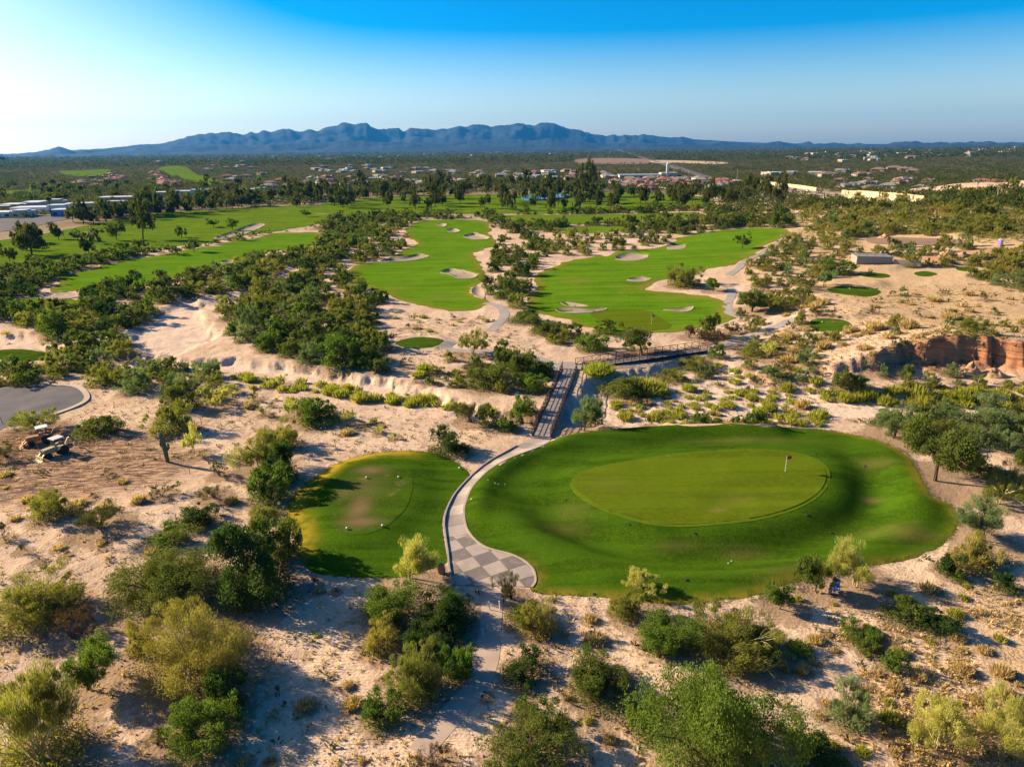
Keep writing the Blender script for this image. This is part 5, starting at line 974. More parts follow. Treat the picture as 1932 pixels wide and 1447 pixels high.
for px, py, l in [(692,903,'pale tee marker at the far end of the worn tee'), (752,902,'pale tee marker at the far end near the cart path'), (655,999,'pale tee marker at the near end of the worn tee'), (722,994,'pale tee marker at the near end by the small divot'), (1603,546,'white tee marker on the long oval uphill tee'), (1551,609,'white tee marker on the round tee by the cliff'), (867,885,'white marker stone at the tip of the tee turf')]: tee_marker(px, py, M['white'], l)
for px, py, l in [(921,907,'white ball on turf nearest the path bend'), (934,913,'white ball beside another on the surround turf'), (940,915,'outer white ball of the touching pair'), (953,915,'white ball next to the sandy divot'), (1374,1064,'white ball near the front of the surround'), (1380,1060,'white ball just above another at the front of the surround')]:
    p = at1(px, py); o = MB().lathe([(.01, 0), (.06, .02), (.075, .07), (.06, .12), (.01, .14)], (0, 0, 0), 10).build('practice_ball', M['white'], None, True); o.location = (p[0], p[1], p[2] + .06); tag(o, l, 'ball', 'white balls on the surround turf')
for i, (px, py) in enumerate([(1100,870),(1165,852),(1067,944),(1187,990),(1294,1094),(1120,1121),(1310,1006),(1348,850),(1380,845),(1522,972),(1538,857),(1632,880),(1541,905),(1567,1005)]):
    p = at1(px, py); o = MB().lathe([(.17, 0), (.17, .05), (.12, .07)], (0, 0, 0), 12).build('sprinkler_head', M['black'], None); o.location = (p[0], p[1], p[2] + .05)
    tag(o, ORD[i] + ' from the left of the black sprinkler heads around the nearest green' if i else 'leftmost black sprinkler head round the green', 'sprinkler', 'sprinkler heads round the green')
SPR = sorted([o for o in scene.objects if o.name.startswith('sprinkler_head')], key=lambda o: proj(*o.location)[0])
for i, o in enumerate(SPR): o['label'] = ordn(i) + ' from the left of the black sprinkler heads round the nearest green'
p = at1(833, 1081); r = random.Random(4); mb = MB(); prof = [(.30, -.1), (.36, .1), (.34, .5), (.30, .9), (.2, 1.15), (.05, 1.25)]
mb.lathe(prof, (0, 0, 0), 14); mb.v = [(x * (1.15 + .12 * math.sin(3 * z)), y * .7, z) if True else 0 for x, y, z in mb.v]; mb.v = [(x + r.uniform(-.03, .03), y + r.uniform(-.03, .03), z) for x, y, z in mb.v]
o = mb.build('marker_stone', M['stone'], None, True); o.location = (p[0], p[1], p[2]); tag(o, 'upright reddish marker stone beside the checkered apron', 'stone')
p = at1(1575, 1116); root = empty('water_cooler', (p[0], p[1], p[2]), .2); tag(root, 'blue water cooler on a stand beneath the slim mesquite', 'water cooler')
MB().lathe([(.30, .75), (.33, .8), (.36, 1.3), (.34, 1.36), (.28, 1.42), (.02, 1.46)], (0, 0, 0), 18).build('barrel', M['blue'], root, True)
MB().lathe([(.375, 1.27), (.385, 1.33), (.36, 1.37)], (0, 0, 0), 18).build('lid_ring', M['white'], root)
st = MB(); st.box((0, 0, .7), (.75, .6, .08)); st.box((0, 0, .3), (.62, .5, .04))
for sx in (-.3, .3):
    for sy in (-.24, .24): st.bar((sx, sy, -.1), (sx * .95, sy * .95, .7), .07)
st.build('stand', M['blue'], root); MB().lathe([(.06, .74), (.07, .9), (.05, .92)], (-.27, -.33, 0), 8).build('cup_dispenser', M['white'], root); MB().lathe([(.16, .0), (.2, .5), (.21, .52)], (-.62, -.1, 0), 12).build('waste_bin', M['greyroof'], root)
p = at1(587, 1113); root = empty('small_sign', (p[0], p[1], p[2]), .5); tag(root, 'small plain blue sign stuck in shaded sand by the tee', 'sign'); MB().box((0, 0, .55), (.42, .04, .5)).build('panel', M['blue'], root); MB().box((0, .02, .2), (.05, .03, .6)).build('stake', M['wood'], root)
for i, (px, py, h) in enumerate([(924,1150,.9),(943,1150,1.0),(943,1132,.9),(912,1200,.8),(944,1200,.8),(835,826,1),(853,990,1),(405,898,1),(303,868,1.1),(333,986,1.1),(358,894,1.1),(186,848,1),(72,850,1.1),(368,805,1.1),(380,800,1.1),(5,800,1.2),(160,930,1),(214,838,1)]):
    if i in (5, 6): continue
    p = at1(px, py); o = MB().box((0, 0, h / 2 - .1), (.07, .07, h + .2)).box((0, 0, h + .02), (.09, .09, .05)).build('survey_stake' if i > 4 else 'rope_post', M['white'] if i < 5 else M['wood']); o.location = p; o.rotation_euler = (rnd.uniform(-.08, .08), rnd.uniform(-.08, .08), rnd.uniform(0, 3))
    o['_i'] = i; tag(o, 'x', 'post' if i < 5 else 'stake', 'white rope posts along the sandy track' if i < 5 else 'wooden stakes round the dug soil')
for base, ph in (('rope_post', 'white rope posts along the sandy track'), ('survey_stake', 'thin wooden stakes around the dug soil')):
    for i, o in enumerate(sorted([o for o in scene.objects if o.name.startswith(base)], key=lambda o: proj(*o.location)[0])): o['label'] = ordn(i) + ' from the left of the ' + ph; del o['_i']
# ------------------------------------------------------------------ saguaro
p = at1(317, 873); root = empty('saguaro_cactus', (p[0], p[1], p[2]), 0); tag(root, 'ribbed saguaro cactus with stubby arms beside the small yellow tree', 'cactus')
def ribbed(pts, rads, n=22):
    mb = MB().tube(pts, rads, n); c = [Vector(q) for q in pts]
    for i in range(len(pts)):
        for j in range(n):
            v = Vector(mb.v[i * n + j]); mb.v[i * n + j] = tuple(c[i] + (v - c[i]) * (1.0 if j % 2 else .84))
    return mb
ribbed([(0, 0, -.1), (-.02, 0, 1), (-.08, 0, 2.2), (-.16, 0, 3.4), (-.22, 0, 4.3), (-.24, 0, 4.62), (-.25, 0, 4.75)], [.24, .27, .31, .32, .28, .19, .05]).build('stem', M['cactus'], root)
for pts in ([(-.05, 0, 2.0), (.3, 0, 2.05), (.48, 0, 2.35), (.5, 0, 2.9), (.5, 0, 3.0)], [(-.1, 0, 2.5), (-.45, .05, 2.55), (-.6, .05, 2.9), (-.6, .05, 3.5), (-.6, .05, 3.6)]):
    ribbed(pts, [.17, .18, .19, .15, .04], 16).build('arm', M['cactus'], root)
# ------------------------------------------------------------------ tractors
def tractor(loc, rz, body, canopy, label, backhoe=True):
    root = empty('loader_tractor', loc, rz); tag(root, label, 'tractor')
    b = MB().box((1.15, 0, 1.25), (1.9, .95, .75), taper=.92); b.box((1.2, 0, .82), (2.0, .8, .25)); b.box((-.45, 0, 1.0), (1.5, 1.0, .5)); b.build('body', body, root)
    MB().box((2.16, 0, 1.18), (.08, .8, .62)).build('grille', M['black'], root)
    f = MB()
    for sy in (-.82, .82): f.box((-.55, sy, 1.62), (1.5, .5, .1)); f.box((.15, sy, 1.35), (.1, .5, .55))
    f.build('fender', body, root)
    for sx, sy in ((.25, -.72), (.25, .72), (-1.0, -.72), (-1.0, .72)): MB().bar((sx, sy, 1.5), (sx * .95, sy * .95, 2.85), .08).build('canopy_post', M['black'], root)
    MB().box((-.4, 0, 2.92), (1.75, 1.75, .12), taper=.94).build('canopy_roof', canopy, root)
    MB().box((.27, 0, 2.15), (.03, 1.3, 1.1)).build('windscreen', M['window'], root)
    s = MB().box((-.5, 0, 1.45), (.55, .55, .15)); s.box((-.78, 0, 1.8), (.12, .55, .65)); s.build('seat', M['black'], root)
    for sx, sy, R_, w_ in ((-.75, .86, .78, .45), (-.75, -.86, .78, .45), (1.55, .72, .48, .32), (1.55, -.72, .48, .32)):
        t = MB().lathe([(R_ * .55, -w_ / 2), (R_ * .92, -w_ / 2), (R_, -w_ * .35), (R_, w_ * .35), (R_ * .92, w_ / 2), (R_ * .55, w_ / 2)], (0, 0, 0), 22, 'Y')
        for k in range(16):
            a = k / 16 * 2 * math.pi; t.box((math.cos(a) * R_, 0, math.sin(a) * R_), (.07, w_ * .95, .07))
        o = t.build('wheel', M['black'], root); o.location = (sx, sy, R_); MB().lathe([(.05, -w_ * .4), (R_ * .54, -w_ * .3), (R_ * .54, w_ * .3), (.05, w_ * .4)], (0, 0, 0), 14, 'Y').build('rim', body, o)
    a = MB()
    for sy in (-.55, .55): a.bar((.3, sy, 1.5), (1.9, sy, 1.2), .14); a.bar((1.9, sy, 1.2), (2.75, sy, .45), .14)
    a.build('loader_arm', body, root)
    k = MB(); pr = [(2.65, .12), (3.25, .05), (3.3, .1), (2.8, .22), (2.72, .75), (2.62, .78)]
    V = [(x, -1.05, z) for x, z in pr] + [(x, 1.05, z) for x, z in pr]; nn = len(pr); k.add(V, [tuple(range(nn)), tuple(range(nn, 2 * nn))[::-1]] + [(i, (i + 1) % nn, (i + 1) % nn + nn, i + nn) for i in range(nn)]); k.build('bucket', body, root)
    if backhoe:
        h = MB().bar((-1.3, 0, .9), (-2.2, .1, 2.3), .2); h.bar((-2.2, .1, 2.3), (-3.0, .1, 1.2), .16); h.box((-3.0, .1, .9), (.4, .45, .5), taper=.7); h.box((-1.4, 0, .8), (.3, 1.6, .5)); h.build('backhoe_arm', body, root)
    for sy in (-.3, .3): MB().lathe([(.08, 0), (.09, .04)], (0, 0, 0), 10, 'X').build('headlight', M['white'], root).location = (2.2, sy, 1.45)
    return root
p = at1(108, 858); TR1 = tractor(tuple(p), math.radians(-118), M['paint_yel'], M['paint_tan'], 'nearer yellow loader tractor with a cream canopy on dug soil')
p = at1(80, 836); TR2 = tractor(tuple(p), math.radians(-140), M['paint_org'], M['white'], 'farther orange tractor with a white canopy under the olive tree')
for t_ in (TR1, TR2): t_.scale = (.9, .9, .9)
# ------------------------------------------------------------------ portable toilet, block structure, piles
p = at1(1886, 464); root = empty('portable_toilet', tuple(p), .4); tag(root, 'purple portable toilet with white roof on the dirt yard', 'toilet')
MB().box((0, 0, 1.05), (1.15, 1.15, 2.1), taper=.97).build('cabin', M['purple'], root); MB().lathe([(.84, 2.1), (.82, 2.2), (.5, 2.36), (.1, 2.42)], (0, 0, 0), 4).build('roof', M['white'], root); MB().box((0, -.585, 1.0), (.7, .04, 1.8)).build('door', M['whiteroof'], root); MB().tube([(.45, .45, 2.1), (.45, .45, 2.75)], [.05, .05]).build('vent_pipe', M['white'], root)
p = at1(1670, 497); root = empty('block_structure', (p[0], p[1], p[2] - .3), math.radians(-12)); tag(root, 'grey block structure with a flat deck and railing in the red yard', 'structure')
wl = MB(); wl.box((-4, -2.0, 1.3), (11, .35, 2.6)); wl.box((-4, 5.0, 1.3), (11, .35, 2.6)); wl.box((-9.33, 1.5, 1.3), (.35, 6.64, 2.6)); wl.box((1.33, 1.5, 1.3), (.35, 6.64, 2.6)); wl.box((5.5, -3.4, 1.0), (8.0, .35, 2.0), rz=-.32); wl.build('block_walls', M['block'], root)
MB().box((-4, 1.5, 2.68), (11.3, 7.6, .16)).build('deck', M['greyroof'], root)
rl = MB(); [rl.box((-9 + 2.5 * i, -1.9, 3.3), (.08, .08, 1.1)) for i in range(5)]; rl.box((-4, -1.9, 3.84), (10.2, .07, .07)); rl.box((-4, -1.9, 3.4), (10.2, .05, .05)); rl.build('railing', M['black'], root)
def lump(name, px, py, w_, h_, m_, label, cat, seed, grp=None, n=5):
    p = at1(px, py); r = np.random.RandomState(seed); nx = 22; V = []
    for i in range(nx + 1):
        for j in range(nx + 1):
            x, y = (i / nx * 2 - 1), (j / nx * 2 - 1); q = math.hypot(x, y); hh = max(0, 1 - q ** 1.1) * (1 + .9 * float(fbm(np.array([x * 3.1 + seed]), np.array([y * 3.1]), 4, seed)[0])) - (.15 if q > .98 else .02)
            V.append((x * w_ / 2, y * w_ / 2 * .8, hh * h_))
    Fs = [(i * (nx + 1) + j, (i + 1) * (nx + 1) + j, (i + 1) * (nx + 1) + j + 1, i * (nx + 1) + j + 1) for i in range(nx) for j in range(nx)]
    o = MB().add(V, Fs).build(name, m_, None, True); o.location = p; tag(o, label, cat, grp); return o
for px, py, w_, h_, l in [(1612,494,9,2.2,'largest red earth pile beside the block structure'), (1590,500,6,1.4,'low red earth pile at the end of the yard'), (1788,486,7,2.2,'orange earth pile on the uphill side of the yard'), (1668,449,6,1.3,'mound of red earth on the rim of the graded pad'), (1815,482,5,1.3,'rubbly earth pile near the yard ramp'),
    (1830,706,5,1.9,'fallen heap of earth at the foot of the red cliff'), (1875,708,5,1.4,'smaller fallen heap at the foot of the red cliff')]: lump('earth_pile', px, py, w_, h_, M['redearth'], l, 'earth pile', int(px), 'piles of red earth')
ROCKS = [(1663,482),(1671,480),(1684,481),(1692,479),(1700,480),(1710,479),(1722,481),(1745,478),(1751,480)]
for i, (px, py) in enumerate(ROCKS):
    p = at1(px, py); r = random.Random(i); mb = MB().lathe([(.35, -.1), (.6, .2), (.55, .7), (.3, 1.0), (.05, 1.1)], (0, 0, 0), 7); mb.v = [(x * 1.4 + r.uniform(-.1, .1), y + r.uniform(-.1, .1), z * 1.1 + r.uniform(-.06, .06)) for x, y, z in mb.v]
    o = mb.build('boulder', M['sand']); o.location = p; o.rotation_euler = (0, 0, r.uniform(0, 3)); o.scale = [r.uniform(.8, 1.5)] * 3; tag(o, ordn(i) + ' from the left of the pale boulders behind the block structure', 'boulder', 'pale boulders behind the block structure')
# ------------------------------------------------------------------ houses and larger buildings
def house_proto(wm, rm, flat=False, w=17, d=12, h=3.2):
    r = bpy.data.objects.new('house', None); mb = MB().box((0, 0, h / 2 - .5), (w, d, h + 1)); mb.box((w * .3, -d * .55, h / 2 - .5), (w * .35, d * .4, h + 1 - .1))
    me = mb.mesh('walls', wm); rf = MB()
    if flat: rf.box((0, 0, h + .15), (w + .2, d + .2, .5)); rf.box((w * .3, -d * .56, h), (w * .36, d * .4, .4)); rf.box((-w * .2, 1, h + .7), (2, 2, .7))
    else:
        e = .6
        for cx_, cy_, W_, D_, H_ in ((0, 0, w / 2 + e, d / 2 + e, 2.5), (w * .3, -d * .5, w * .175 + e, d * .26 + e, 1.7)):
            k = max(W_ - D_, 0) if W_ > D_ else 0; k2 = max(D_ - W_, 0) if D_ > W_ else 0
            rf.add([(cx_ - W_, cy_ - D_, h), (cx_ + W_, cy_ - D_, h), (cx_ + W_, cy_ + D_, h), (cx_ - W_, cy_ + D_, h), (cx_ - k, cy_ - k2, h + H_), (cx_ + k, cy_ + k2, h + H_)],
                   [(0, 1, 5, 4), (1, 2, 5), (2, 3, 4, 5), (3, 0, 4), (3, 2, 1, 0)] if W_ > D_ else [(0, 1, 4), (1, 2, 5, 4), (2, 3, 5), (3, 0, 4, 5), (3, 2, 1, 0)])
    gd = MB().box((w * .3, -d * .75 - .02, h * .42), (w * .2, .08, 2.1)); win = MB().box((-w * .15, -d / 2 - .02, h * .5), (w * .42, .08, 1.3))
    return me, rf.mesh('roof', rm), gd.mesh('garage_door', M['whiteroof']), win.mesh('window', M['window'])
HP = {'tan': house_proto(M['tan'], M['tile']), 'rose': house_proto(M['rose'], M['redtile'], w=15, d=11), 'cream': house_proto(M['cream'], M['greyroof']), 'flat': house_proto(M['cream'], M['whiteroof'], True, 20, 13, 3.6), 'rosetan': house_proto(M['tan'], M['redtile'])}
HD = {'tan': 'tan brown-roofed house', 'rose': 'rose red-roofed house', 'cream': 'cream grey-roofed house', 'flat': 'cream flat-roofed house', 'rosetan': 'tan red-roofed house'}
HOUSES = []
def house(kind, px, py, place, rz=None, s=1.0):
    HOUSES.append([kind, px, py, place, rz if rz is not None else rnd.choice([0, 1.57, .4, -.5, 1.0]) + rnd.uniform(-.15, .15), s])
def hrow(kinds, n, poly, place, s=(.8, 1.15), gap=17):
    pp = np.array(poly, float); lo, hi = pp.min(0), pp.max(0); px = nr.uniform(lo[0], hi[0], n * 12); py = nr.uniform(lo[1], hi[1], n * 12); k = sdf(pp, px, py) > 0; px, py = px[k], py[k]; P = flat(px, py); put = []
    for i in range(len(px)):
        if len(put) >= n: break
        if all(math.hypot(*(P[i] - q)) > gap for q in put): put.append(P[i]); house(rnd.choice(kinds), px[i], py[i], place, None, rnd.uniform(*s))
hrow(['tan', 'tan', 'rosetan', 'cream'], 55, [(1150,347),(1180,340),(1280,334),(1370,342),(1390,352),(1345,360),(1230,360),(1170,356)], 'in the dense estate below the white church')
hrow(['rose', 'rose', 'rosetan'], 26, [(285,326),(300,322),(335,345),(330,355),(300,352),(282,338)], 'on the hillside estate by the far fairway', (.7, .95), 14)
hrow(['rose', 'rosetan', 'tan'], 20, [(145,342),(170,334),(230,328),(255,332),(215,345),(160,360),(150,352)], 'among trees above the white buildings', (.7, 1.0), 15)
hrow(['tan', 'rose', 'cream', 'flat'], 34, [(500,345),(640,330),(870,340),(870,352),(700,352),(560,356),(500,358)], 'beyond the parkland trees', (.8, 1.1), 20)
hrow(['cream', 'tan', 'flat'], 26, [(570,318),(700,312),(850,322),(860,330),(640,330)], 'at the foot of the brown ridge', (.9, 1.3), 26)
hrow(['tan', 'cream', 'flat'], 26, [(880,325),(1060,322),(1160,330),(1160,340),(1000,340),(900,338)], 'in the mid valley', (.9, 1.2), 24)
hrow(['flat', 'cream', 'tan'], 46, [(1440,291),(1932,276),(1932,294),(1600,306),(1440,300)], 'on the far ridge above the highway', (1.2, 1.8), 60)
hrow(['flat', 'cream'], 30, [(240,302),(900,288),(1160,286),(1160,296),(800,300),(300,312)], 'scattered across the far plain', (1.2, 1.9), 90)
hrow(['tan', 'rosetan', 'cream'], 16, [(1560,343),(1700,338),(1900,345),(1900,352),(1740,362),(1600,356)], 'among trees above the buff wall', (.8, 1.1), 20)
hrow(['flat', 'tan'], 10, [(1440,326),(1560,326),(1700,320),(1760,330),(1600,334),(1450,334)], 'in dark trees beyond the highway', (1.1, 1.6), 30)
hrow(['tan', 'cream', 'rosetan'], 14, [(350,316),(470,310),(500,330),(430,345),(420,335)], 'behind the far hillside fairway', (.9, 1.1), 24)
HG = at([h[1] for h in HOUSES], [h[2] for h in HOUSES]); byk = {}
for h, p in zip(HOUSES, HG):
    kind, px, py, place, rz, s_ = h; r = bpy.data.objects.new('house', None); col.objects.link(r); r.location = (p[0], p[1], p[2] - .3); r.rotation_euler = (0, 0, rz); r.scale = (s_, s_, s_ * .95)
    for me, n_ in zip(HP[kind], ('walls', 'roof', 'garage_door', 'window')): link(bpy.data.objects.new(n_, me), r)
    tag(r, None, 'house', 'houses ' + place); byk.setdefault((kind, place), []).append((px, r)); BUILD.append((p[0], p[1], 9 * s_))
for (k, pl), L_ in byk.items():
    for i, (px, r) in enumerate(sorted(L_, key=lambda a: a[0])): r['label'] = '%s %s' % (HD[k], pl) if len(L_) == 1 else '%s %s from left, %s' % (ordn(i), HD[k], pl)
def hall(px, py, w_, d_, h_, wm, rm, label, rz=0, parts=True, name='low_building'):
    p = at1(px, py); r = empty(name, (p[0], p[1] + d_ / 2, p[2] - .5), rz); tag(r, label, 'building', None)
    mb = MB().box((0, 0, h_ / 2), (w_, d_, h_)); mb.box((w_ * .28, -d_ * .1, h_ * .62), (w_ * .3, d_ * .7, h_ * 1.24)); mb.build('walls', wm, r)
    MB().box((0, 0, h_ + .12), (w_ + .4, d_ + .4, .3)).box((w_ * .28, -d_ * .1, h_ * 1.24 + .12), (w_ * .3 + .3, d_ * .7 + .3, .25)).build('roof', rm, r)
    n = max(2, int(w_ / 4.5))
    for i in range(n): MB().box((-w_ / 2 + w_ * (i + .5) / n, -d_ / 2 - .03, h_ * .5), (w_ / n * .5, .1, h_ * .42)).build('window', M['window'], r)
    BUILD.append((p[0], p[1] + d_ / 2, max(w_, d_) * .6)); return r
hall(8,411,26,16,4,M['white'],M['whiteroof'],'white flat building cut by the frame edge near the street',.25); hall(35,396,30,18,4.5,M['cream'],M['whiteroof'],'cream building behind the street at the frame edge',.2)
hall(70,404,38,18,5,M['white'],M['whiteroof'],'widest white flat roofed clubhouse building by the street',.22); hall(78,393,28,14,5.5,M['cream'],M['whiteroof'],'taller cream clubhouse block behind the widest white one',.22)
hall(118,409,17,14,5,M['blue2'] if 'blue2' in M else M['blue'],M['whiteroof'],'building with a bright blue front beside the clubhouse',.22); hall(180,392,46,12,4,M['cream'],M['whiteroof'],'long thin pale building behind the dark trees',.25)
hall(238,382,48,16,5,M['cream'],M['whiteroof'],'long cream building above the dark tree row',.2); hall(262,388,40,12,4,M['rose'],M['whiteroof'],'pale roofed long building just behind the dark tree row',.22); hall(312,371,24,14,4.5,M['cream'],M['whiteroof'],'small cream building beside bright lawns',.1); hall(350,370,30,16,5,M['white'],M['whiteroof'],'white building of the neighbouring pair',.1); hall(382,368,26,16,5,M['white'],M['whiteroof'],'second white building of the neighbouring pair',.1); hall(475,366,28,16,5,M['white'],M['whiteroof'],'white building half hidden by dark trees',0); hall(10,398,20,12,4,M['tan'],M['whiteroof'],'small tan building at the frame edge',.2)
p = at1(1222, 337); r = empty('church', (p[0], p[1], p[2]), -.05); tag(r, 'long white church with a slim bell tower beyond the estate', 'church')
MB().box((0, 0, 2.5), (78, 18, 5)).build('hall', M['white'], r); MB().box((0, 0, 5.3), (80, 20, .5)).build('roof', M['whiteroof'], r); MB().box((27, -2, 3.8), (22, 20, 7.6)).build('chancel', M['cream'], r); tw = MB().box((24, -12, 9.5), (3, 3, 19)).build('tower', M['white'], r); MB().lathe([(2.2, 19), (.3, 20.5)], (24, -12, 0), 4).build('tower_cap', M['whiteroof'], tw); [MB().box((-34 + 8 * i, -9.03, 2.4), (3.4, .1, 2.2)).build('window', M['window'], r) for i in range(6)]
BUILD.append((p[0], p[1], 50))
def wallrun(px0, px1, h_, label):
    C_ = at(*smooth(px0, 6, False).T)[:, :2]; zc = height(C_[:, 0], C_[:, 1]); V = []; n = len(C_); t = np.gradient(C_, axis=0); t /= np.hypot(*t.T)[:, None]; nn = np.column_stack([-t[:, 1], t[:, 0]]) * .3
    for i in range(n):
        a, b = C_[i] + nn[i], C_[i] - nn[i]; V += [(a[0], a[1], zc[i] - 1.5), (a[0], a[1], zc[i] + h_), (b[0], b[1], zc[i] + h_), (b[0], b[1], zc[i] - 1.5)]
    Fs = [(4 * i + a, 4 * i + b_, 4 * i + 4 + b_, 4 * i + 4 + a) for i in range(n - 1) for a, b_ in ((0, 1), (1, 2), (2, 3), (3, 0))] + [(3, 2, 1, 0), tuple(4 * n - 4 + k for k in range(4))]
    o = MB().add(V, Fs).build('retaining_wall', M['wall']); tag(o, label, 'wall'); return C_
w1 = wallrun([(1428,344),(1470,351),(1510,356),(1540,361)], None, 3.2, 'buff retaining wall running along the highway'); w2 = wallrun([(1588,366),(1630,370),(1680,374),(1715,378),(1742,381)], None, 3.0, 'long sunlit buff wall uphill of the scrub slope'); w3 = wallrun([(1600,374),(1660,378),(1700,382),(1735,384)], None, 1.6, 'low buff step in front of the long sunlit wall')
for i, (px, py, hp) in enumerate([(1183,332,14),(1205,327,12),(1261,333,22),(1271,330,18),(1287,326,14),(1390,344,24),(1590,360,16),(1656,385,24),(1712,392,22),(1841,368,26),(1880,380,22),(1486,380,12)]):
    p = at1(px, py); h_ = hp * float(depth(*p)) / F; o_ = empty('power_pole', tuple(p), rnd.uniform(-.3, .3)); k_ = .22 + float(depth(*p)) / 5000
    MB().tube([(0, 0, -.5), (0, 0, h_)], [k_, k_ * .7], 6).build('pole', M['wood'], o_); MB().box((0, 0, h_ * .92), (h_ * .2, k_, k_)).box((0, 0, h_ * .82), (h_ * .14, k_, k_)).build('crossarm', M['wood'], o_); o_['o'] = px; tag(o_, None, 'utility pole', 'power poles by the highway'); o_['label'] = ordn(i) + ' from the left of the power poles' if False else 'x'
for i, o in enumerate(sorted([o for o in scene.objects if o.name.startswith('power_pole')], key=lambda o: o['o'])): o['label'] = ordn(i) + ' from the left of the wooden power poles along the far highway'; del o['o']
# vehicles on the highway, a few pixels each
def car_proto(m_):
    r = MB().box((0, 0, .75), (4.6, 1.9, .8)); c = MB().box((-.2, 0, 1.45), (2.6, 1.7, .65), taper=.82); w = MB()
    for sx in (-1.4, 1.4):
        for sy in (-.9, .9): w.lathe([(.1, -.12), (.36, -.12), (.36, .12), (.1, .12)], (sx, sy, .36), 10, 'Y')
    return r.mesh('body', m_), c.mesh('cabin', M['window']), w.mesh('wheels', M['black'])
CP = [car_proto(M['white']), car_proto(M['greyroof']), car_proto(M['red'])]; CN = ['white', 'grey', 'red']
for i, (px, py, k) in enumerate([(1234,305,0),(1262,313,1),(1300,325,0),(1341,337.5,0),(1352,340,1),(1380,344,0),(1412,348,2),(1436,351,0),(1458,354,1),(1478,357,0),(1500,359.5,1),(1524,362.5,0)]):
    p = at1(px, py); r = bpy.data.objects.new('car', None); col.objects.link(r); r.location = (p[0], p[1], p[2] + .3); q = at1(px + 6, py + 1.2); r.rotation_euler = (0, 0, math.atan2(q[1] - p[1], q[0] - p[0]))
    for me, n_ in zip(CP[k], ('body', 'cabin', 'wheels')): link(bpy.data.objects.new(n_, me), r)
    tag(r, ordn(i) + ' car from the far end of the highway, painted ' + CN[k], 'car', 'cars on the far highway')
# a palm before the clubhouse
p = at1(98, 410); r = empty('palm_tree', tuple(p)); tag(r, 'thin palm tree in front of the widest white building', 'palm tree'); MB().tube([(0, 0, -.3), (.2, 0, 6), (.1, 0, 12)], [.35, .28, .24], 7).build('trunk', M['bark'], r)
rr = np.random.RandomState(5); Dp = rr.normal(size=(260, 3)); Dp[:, 2] = Dp[:, 2] * .8 + .1; Dp /= np.linalg.norm(Dp, axis=1, keepdims=True); V, Q = slivers(Dp * 1.3 + [.1, 0, 12.2], Dp, 2.2, .28, 9); link(bpy.data.objects.new('fronds', leaf_mesh('fronds', V, Q, rr.uniform(0, 1, 260), M['leaf_M'])), r)
# ------------------------------------------------------------------ far scrub
BB = np.array([(b[0], b[1], b[2]) for b in BUILD])
def offb(P):
    k = np.ones(len(P), bool)
    for i in range(0, len(P), 2000):
        q = P[i:i + 2000]; d = np.hypot(q[:, None, 0] - BB[:, 0], q[:, None, 1] - BB[:, 1]) - BB[:, 2]; k[i:i + 2000] = d.min(1) > 0
    return P[k]
def scrub(n, y0, y1, seed, x0=-150, x1=2080, cond=None):
    P = far_points(n, y0, y1, x0, x1, seed, FAIRW); P = offb(P)
    if cond is not None: P = P[cond(P)]
    return P
r = np.random.RandomState(3)
P = scrub(21000, 290, 404, 1); rr = np.hypot(P[:, 0], P[:, 1]); P = P[(rr > 360) & (rr < 2300)]; rr = np.hypot(P[:, 0], P[:, 1]); den = fbm(P[:, 0] / 120, P[:, 1] / 120, 2, 5); P = P[den > -.85]; k = r.uniform(size=len(P)) < .62
sz = r.uniform(4.5, 9, len(P)) * (1 + np.hypot(P[:, 0], P[:, 1]) / 3500)
mass('distant_scrub', P[k], sz[k], sz[k] * .62, 70, .17, M['leaf_F'], 'dark green scrub and trees filling the far valley', 301)
mass('distant_scrub', P[~k], sz[~k] * .85, sz[~k] * .45, 60, .18, M['leaf_B'], 'olive brown scrub between the far trees', 302)
P = scrub(15000, 281, 308, 2); rr = np.hypot(P[:, 0], P[:, 1]); P = P[(rr > 1500) & (rr < 9000)]; s_ = r.uniform(9, 20, len(P)) * (1 + np.hypot(P[:, 0], P[:, 1]) / 6000)
k = r.uniform(size=len(P)) < .55
mass('distant_treeline', P[k], s_[k], s_[k] * .55, 26, .3, M['leaf_F'], 'band of tiny trees across the farthest plain', 303)
mass('distant_treeline', P[~k], s_[~k], s_[~k] * .35, 22, .3, M['leaf_B'], 'brown brush across the farthest plain', 304)
P = scrub(4200, 322, 470, 4, 1470, 2080, lambda P: np.hypot(P[:, 0], P[:, 1]) > 190); P = P[np.array([free(x, y, .6) for x, y, _ in P])] if len(P) else P; s_ = r.uniform(1.6, 4.5, len(P))
mass('hillside_scrub', P, s_, s_ * .55, 90, .16, M['leaf_P'], 'small olive scrub covering the slope by the buff wall', 305, 'wispy')
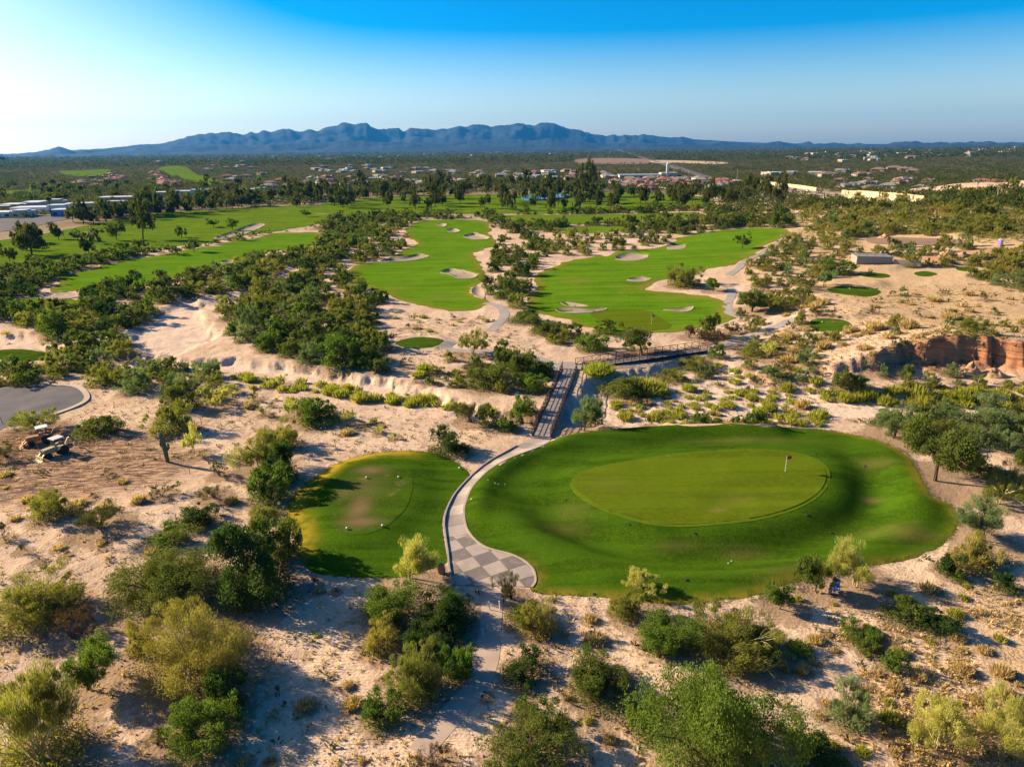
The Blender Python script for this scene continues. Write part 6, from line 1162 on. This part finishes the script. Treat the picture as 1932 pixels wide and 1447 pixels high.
# ------------------------------------------------------------------ dry tufts and pebbles
def scatter(name, n, polys, s0, s1, m_, label, seed, kind='tuft'):
    r = np.random.RandomState(seed); pts = []
    for poly, w_ in polys:
        pp = np.array(poly, float); lo, hi = pp.min(0), pp.max(0); k = int(n * w_); px = r.uniform(lo[0], hi[0], k * 2); py = r.uniform(lo[1], hi[1], k * 2); q = sdf(pp, px, py) > 0; px, py = px[q][:k], py[q][:k]; P = at(px, py); ng = nogo(P[:, 0], P[:, 1]); P = P[ng < -.25]; pts.append(P)
    P = np.vstack(pts); P = P[fbm(P[:, 0] / 6, P[:, 1] / 6, 2, seed) > -.25]; K = len(P); s = r.uniform(s0, s1, K) * r.uniform(.5, 1, K)
    if kind == 'tuft':
        q = 9; Vs = []; a = r.uniform(0, 6.28, (K, q)); R_ = r.uniform(0, .5, (K, q))
        B = np.stack([P[:, None, 0] + np.cos(a) * R_ * s[:, None], P[:, None, 1] + np.sin(a) * R_ * s[:, None], P[:, None, 2] + 0 * a], -1).reshape(-1, 3)
        D = np.stack([np.cos(a) * .7, np.sin(a) * .7, r.uniform(.5, 1.2, (K, q))], -1).reshape(-1, 3); Ln = np.repeat(s, q) * r.uniform(.5, 1, K * q); D /= np.linalg.norm(D, axis=1, keepdims=True)
        V, Q = slivers(B + D * Ln[:, None] / 2, D, Ln, Ln * .33, seed); me = leaf_mesh(name, V, Q, r.uniform(0, 1, K * q), m_)
    else:
        base = np.array([(1, 0, 0), (0, 1, 0), (-1, 0, 0), (0, -1, 0), (.1, .1, .8)]); Fb = np.array([(0, 1, 4), (1, 2, 4), (2, 3, 4), (3, 0, 4)])
        V = (base[None] * r.uniform(.6, 1.3, (K, 5, 1)) * s[:, None, None] / 2 + P[:, None, :]).reshape(-1, 3); Q = (Fb[None] + (np.arange(K) * 5)[:, None, None]).reshape(-1, 3); me = mesh_np(name, V, Q, m_)
    o = link(bpy.data.objects.new(name, me)); tag(o, label, 'ground cover', None, 'stuff')
FG = [(-40,900),(250,880),(560,1000),(540,1100),(1000,1120),(1500,1110),(1960,1000),(1960,1470),(-40,1470)]; RS = [(1480,570),(1620,545),(1960,530),(1960,645),(1640,690),(1450,700)]; GS = [(1560,1180),(1960,1080),(1960,1470),(1700,1470)]; MD = [(0,720),(440,700),(1000,800),(840,860),(560,860),(0,900)]; UP = [(740,590),(940,600),(1040,680),(760,690)]; RB = [(1130,700),(1960,720),(1960,800),(1130,800)]
scatter('dry_grass', 7000, [(FG, .42), (RS, .5), (GS, .3), (MD, .22), (UP, .06), (RB, .16)], .18, .58, M['leaf_D'], 'short straw coloured grass tufts dotting the desert sand', 401)
scatter('low_green_growth', 1500, [(FG, .4), (RS, .5), (RB, .35), (UP, .2), (MD, .3)], .3, .8, M['leaf_C'], 'tiny dark green sprigs dotting the desert sand', 402)
scatter('pebbles', 5500, [(FG, .5), (MD, .3), (RS, .3), (GS, .3), (RB, .2)], .10, .34, M['stone2'], 'small stones and clods on the desert sand', 403, 'stone')
def rim_grass(name, polys, per, m_, label, seed):
    r = np.random.RandomState(seed); B = []
    for p in polys:
        e = np.diff(np.vstack([p, p[:1]]), axis=0); ln = np.hypot(*e.T); k = r.choice(len(p), int(ln.sum() * per), p=ln / ln.sum()); t = r.uniform(0, 1, len(k))[:, None]; B.append(p[k] + e[k] * t + r.normal(0, .22, (len(k), 2)))
    B = np.vstack(B); B = B[(seg_dist(B[:, 0], B[:, 1]) > 2.2)]; ok = sdf(np.vstack([PL, PR[::-1]]), B[:, 0], B[:, 1], 3.) < -.3; B = B[ok]; z = height(B[:, 0], B[:, 1]); q = 6; K = len(B); D = r.normal(size=(K * q, 3)); D[:, 2] = np.abs(D[:, 2]) + .5; D /= np.linalg.norm(D, axis=1, keepdims=True); Ln = r.uniform(.06, .20, K * q)
    C3 = np.repeat(np.column_stack([B, z]), q, 0) + np.column_stack([r.normal(0, .1, (K * q, 2)), np.zeros(K * q)]); V, Q = slivers(C3 + D * Ln[:, None] / 2, D, Ln, Ln * .4, seed)
    o = link(bpy.data.objects.new(name, leaf_mesh(name, V, Q, r.uniform(0, 1, K * q), m_))); tag(o, label, 'grass', None, 'stuff')
rim_grass('edge_grass', [wF1, wT1], 9, M['leaf_E'], 'ragged grass fringe where the turf thins into sand', 501)
print('t end', time.time() - T0)
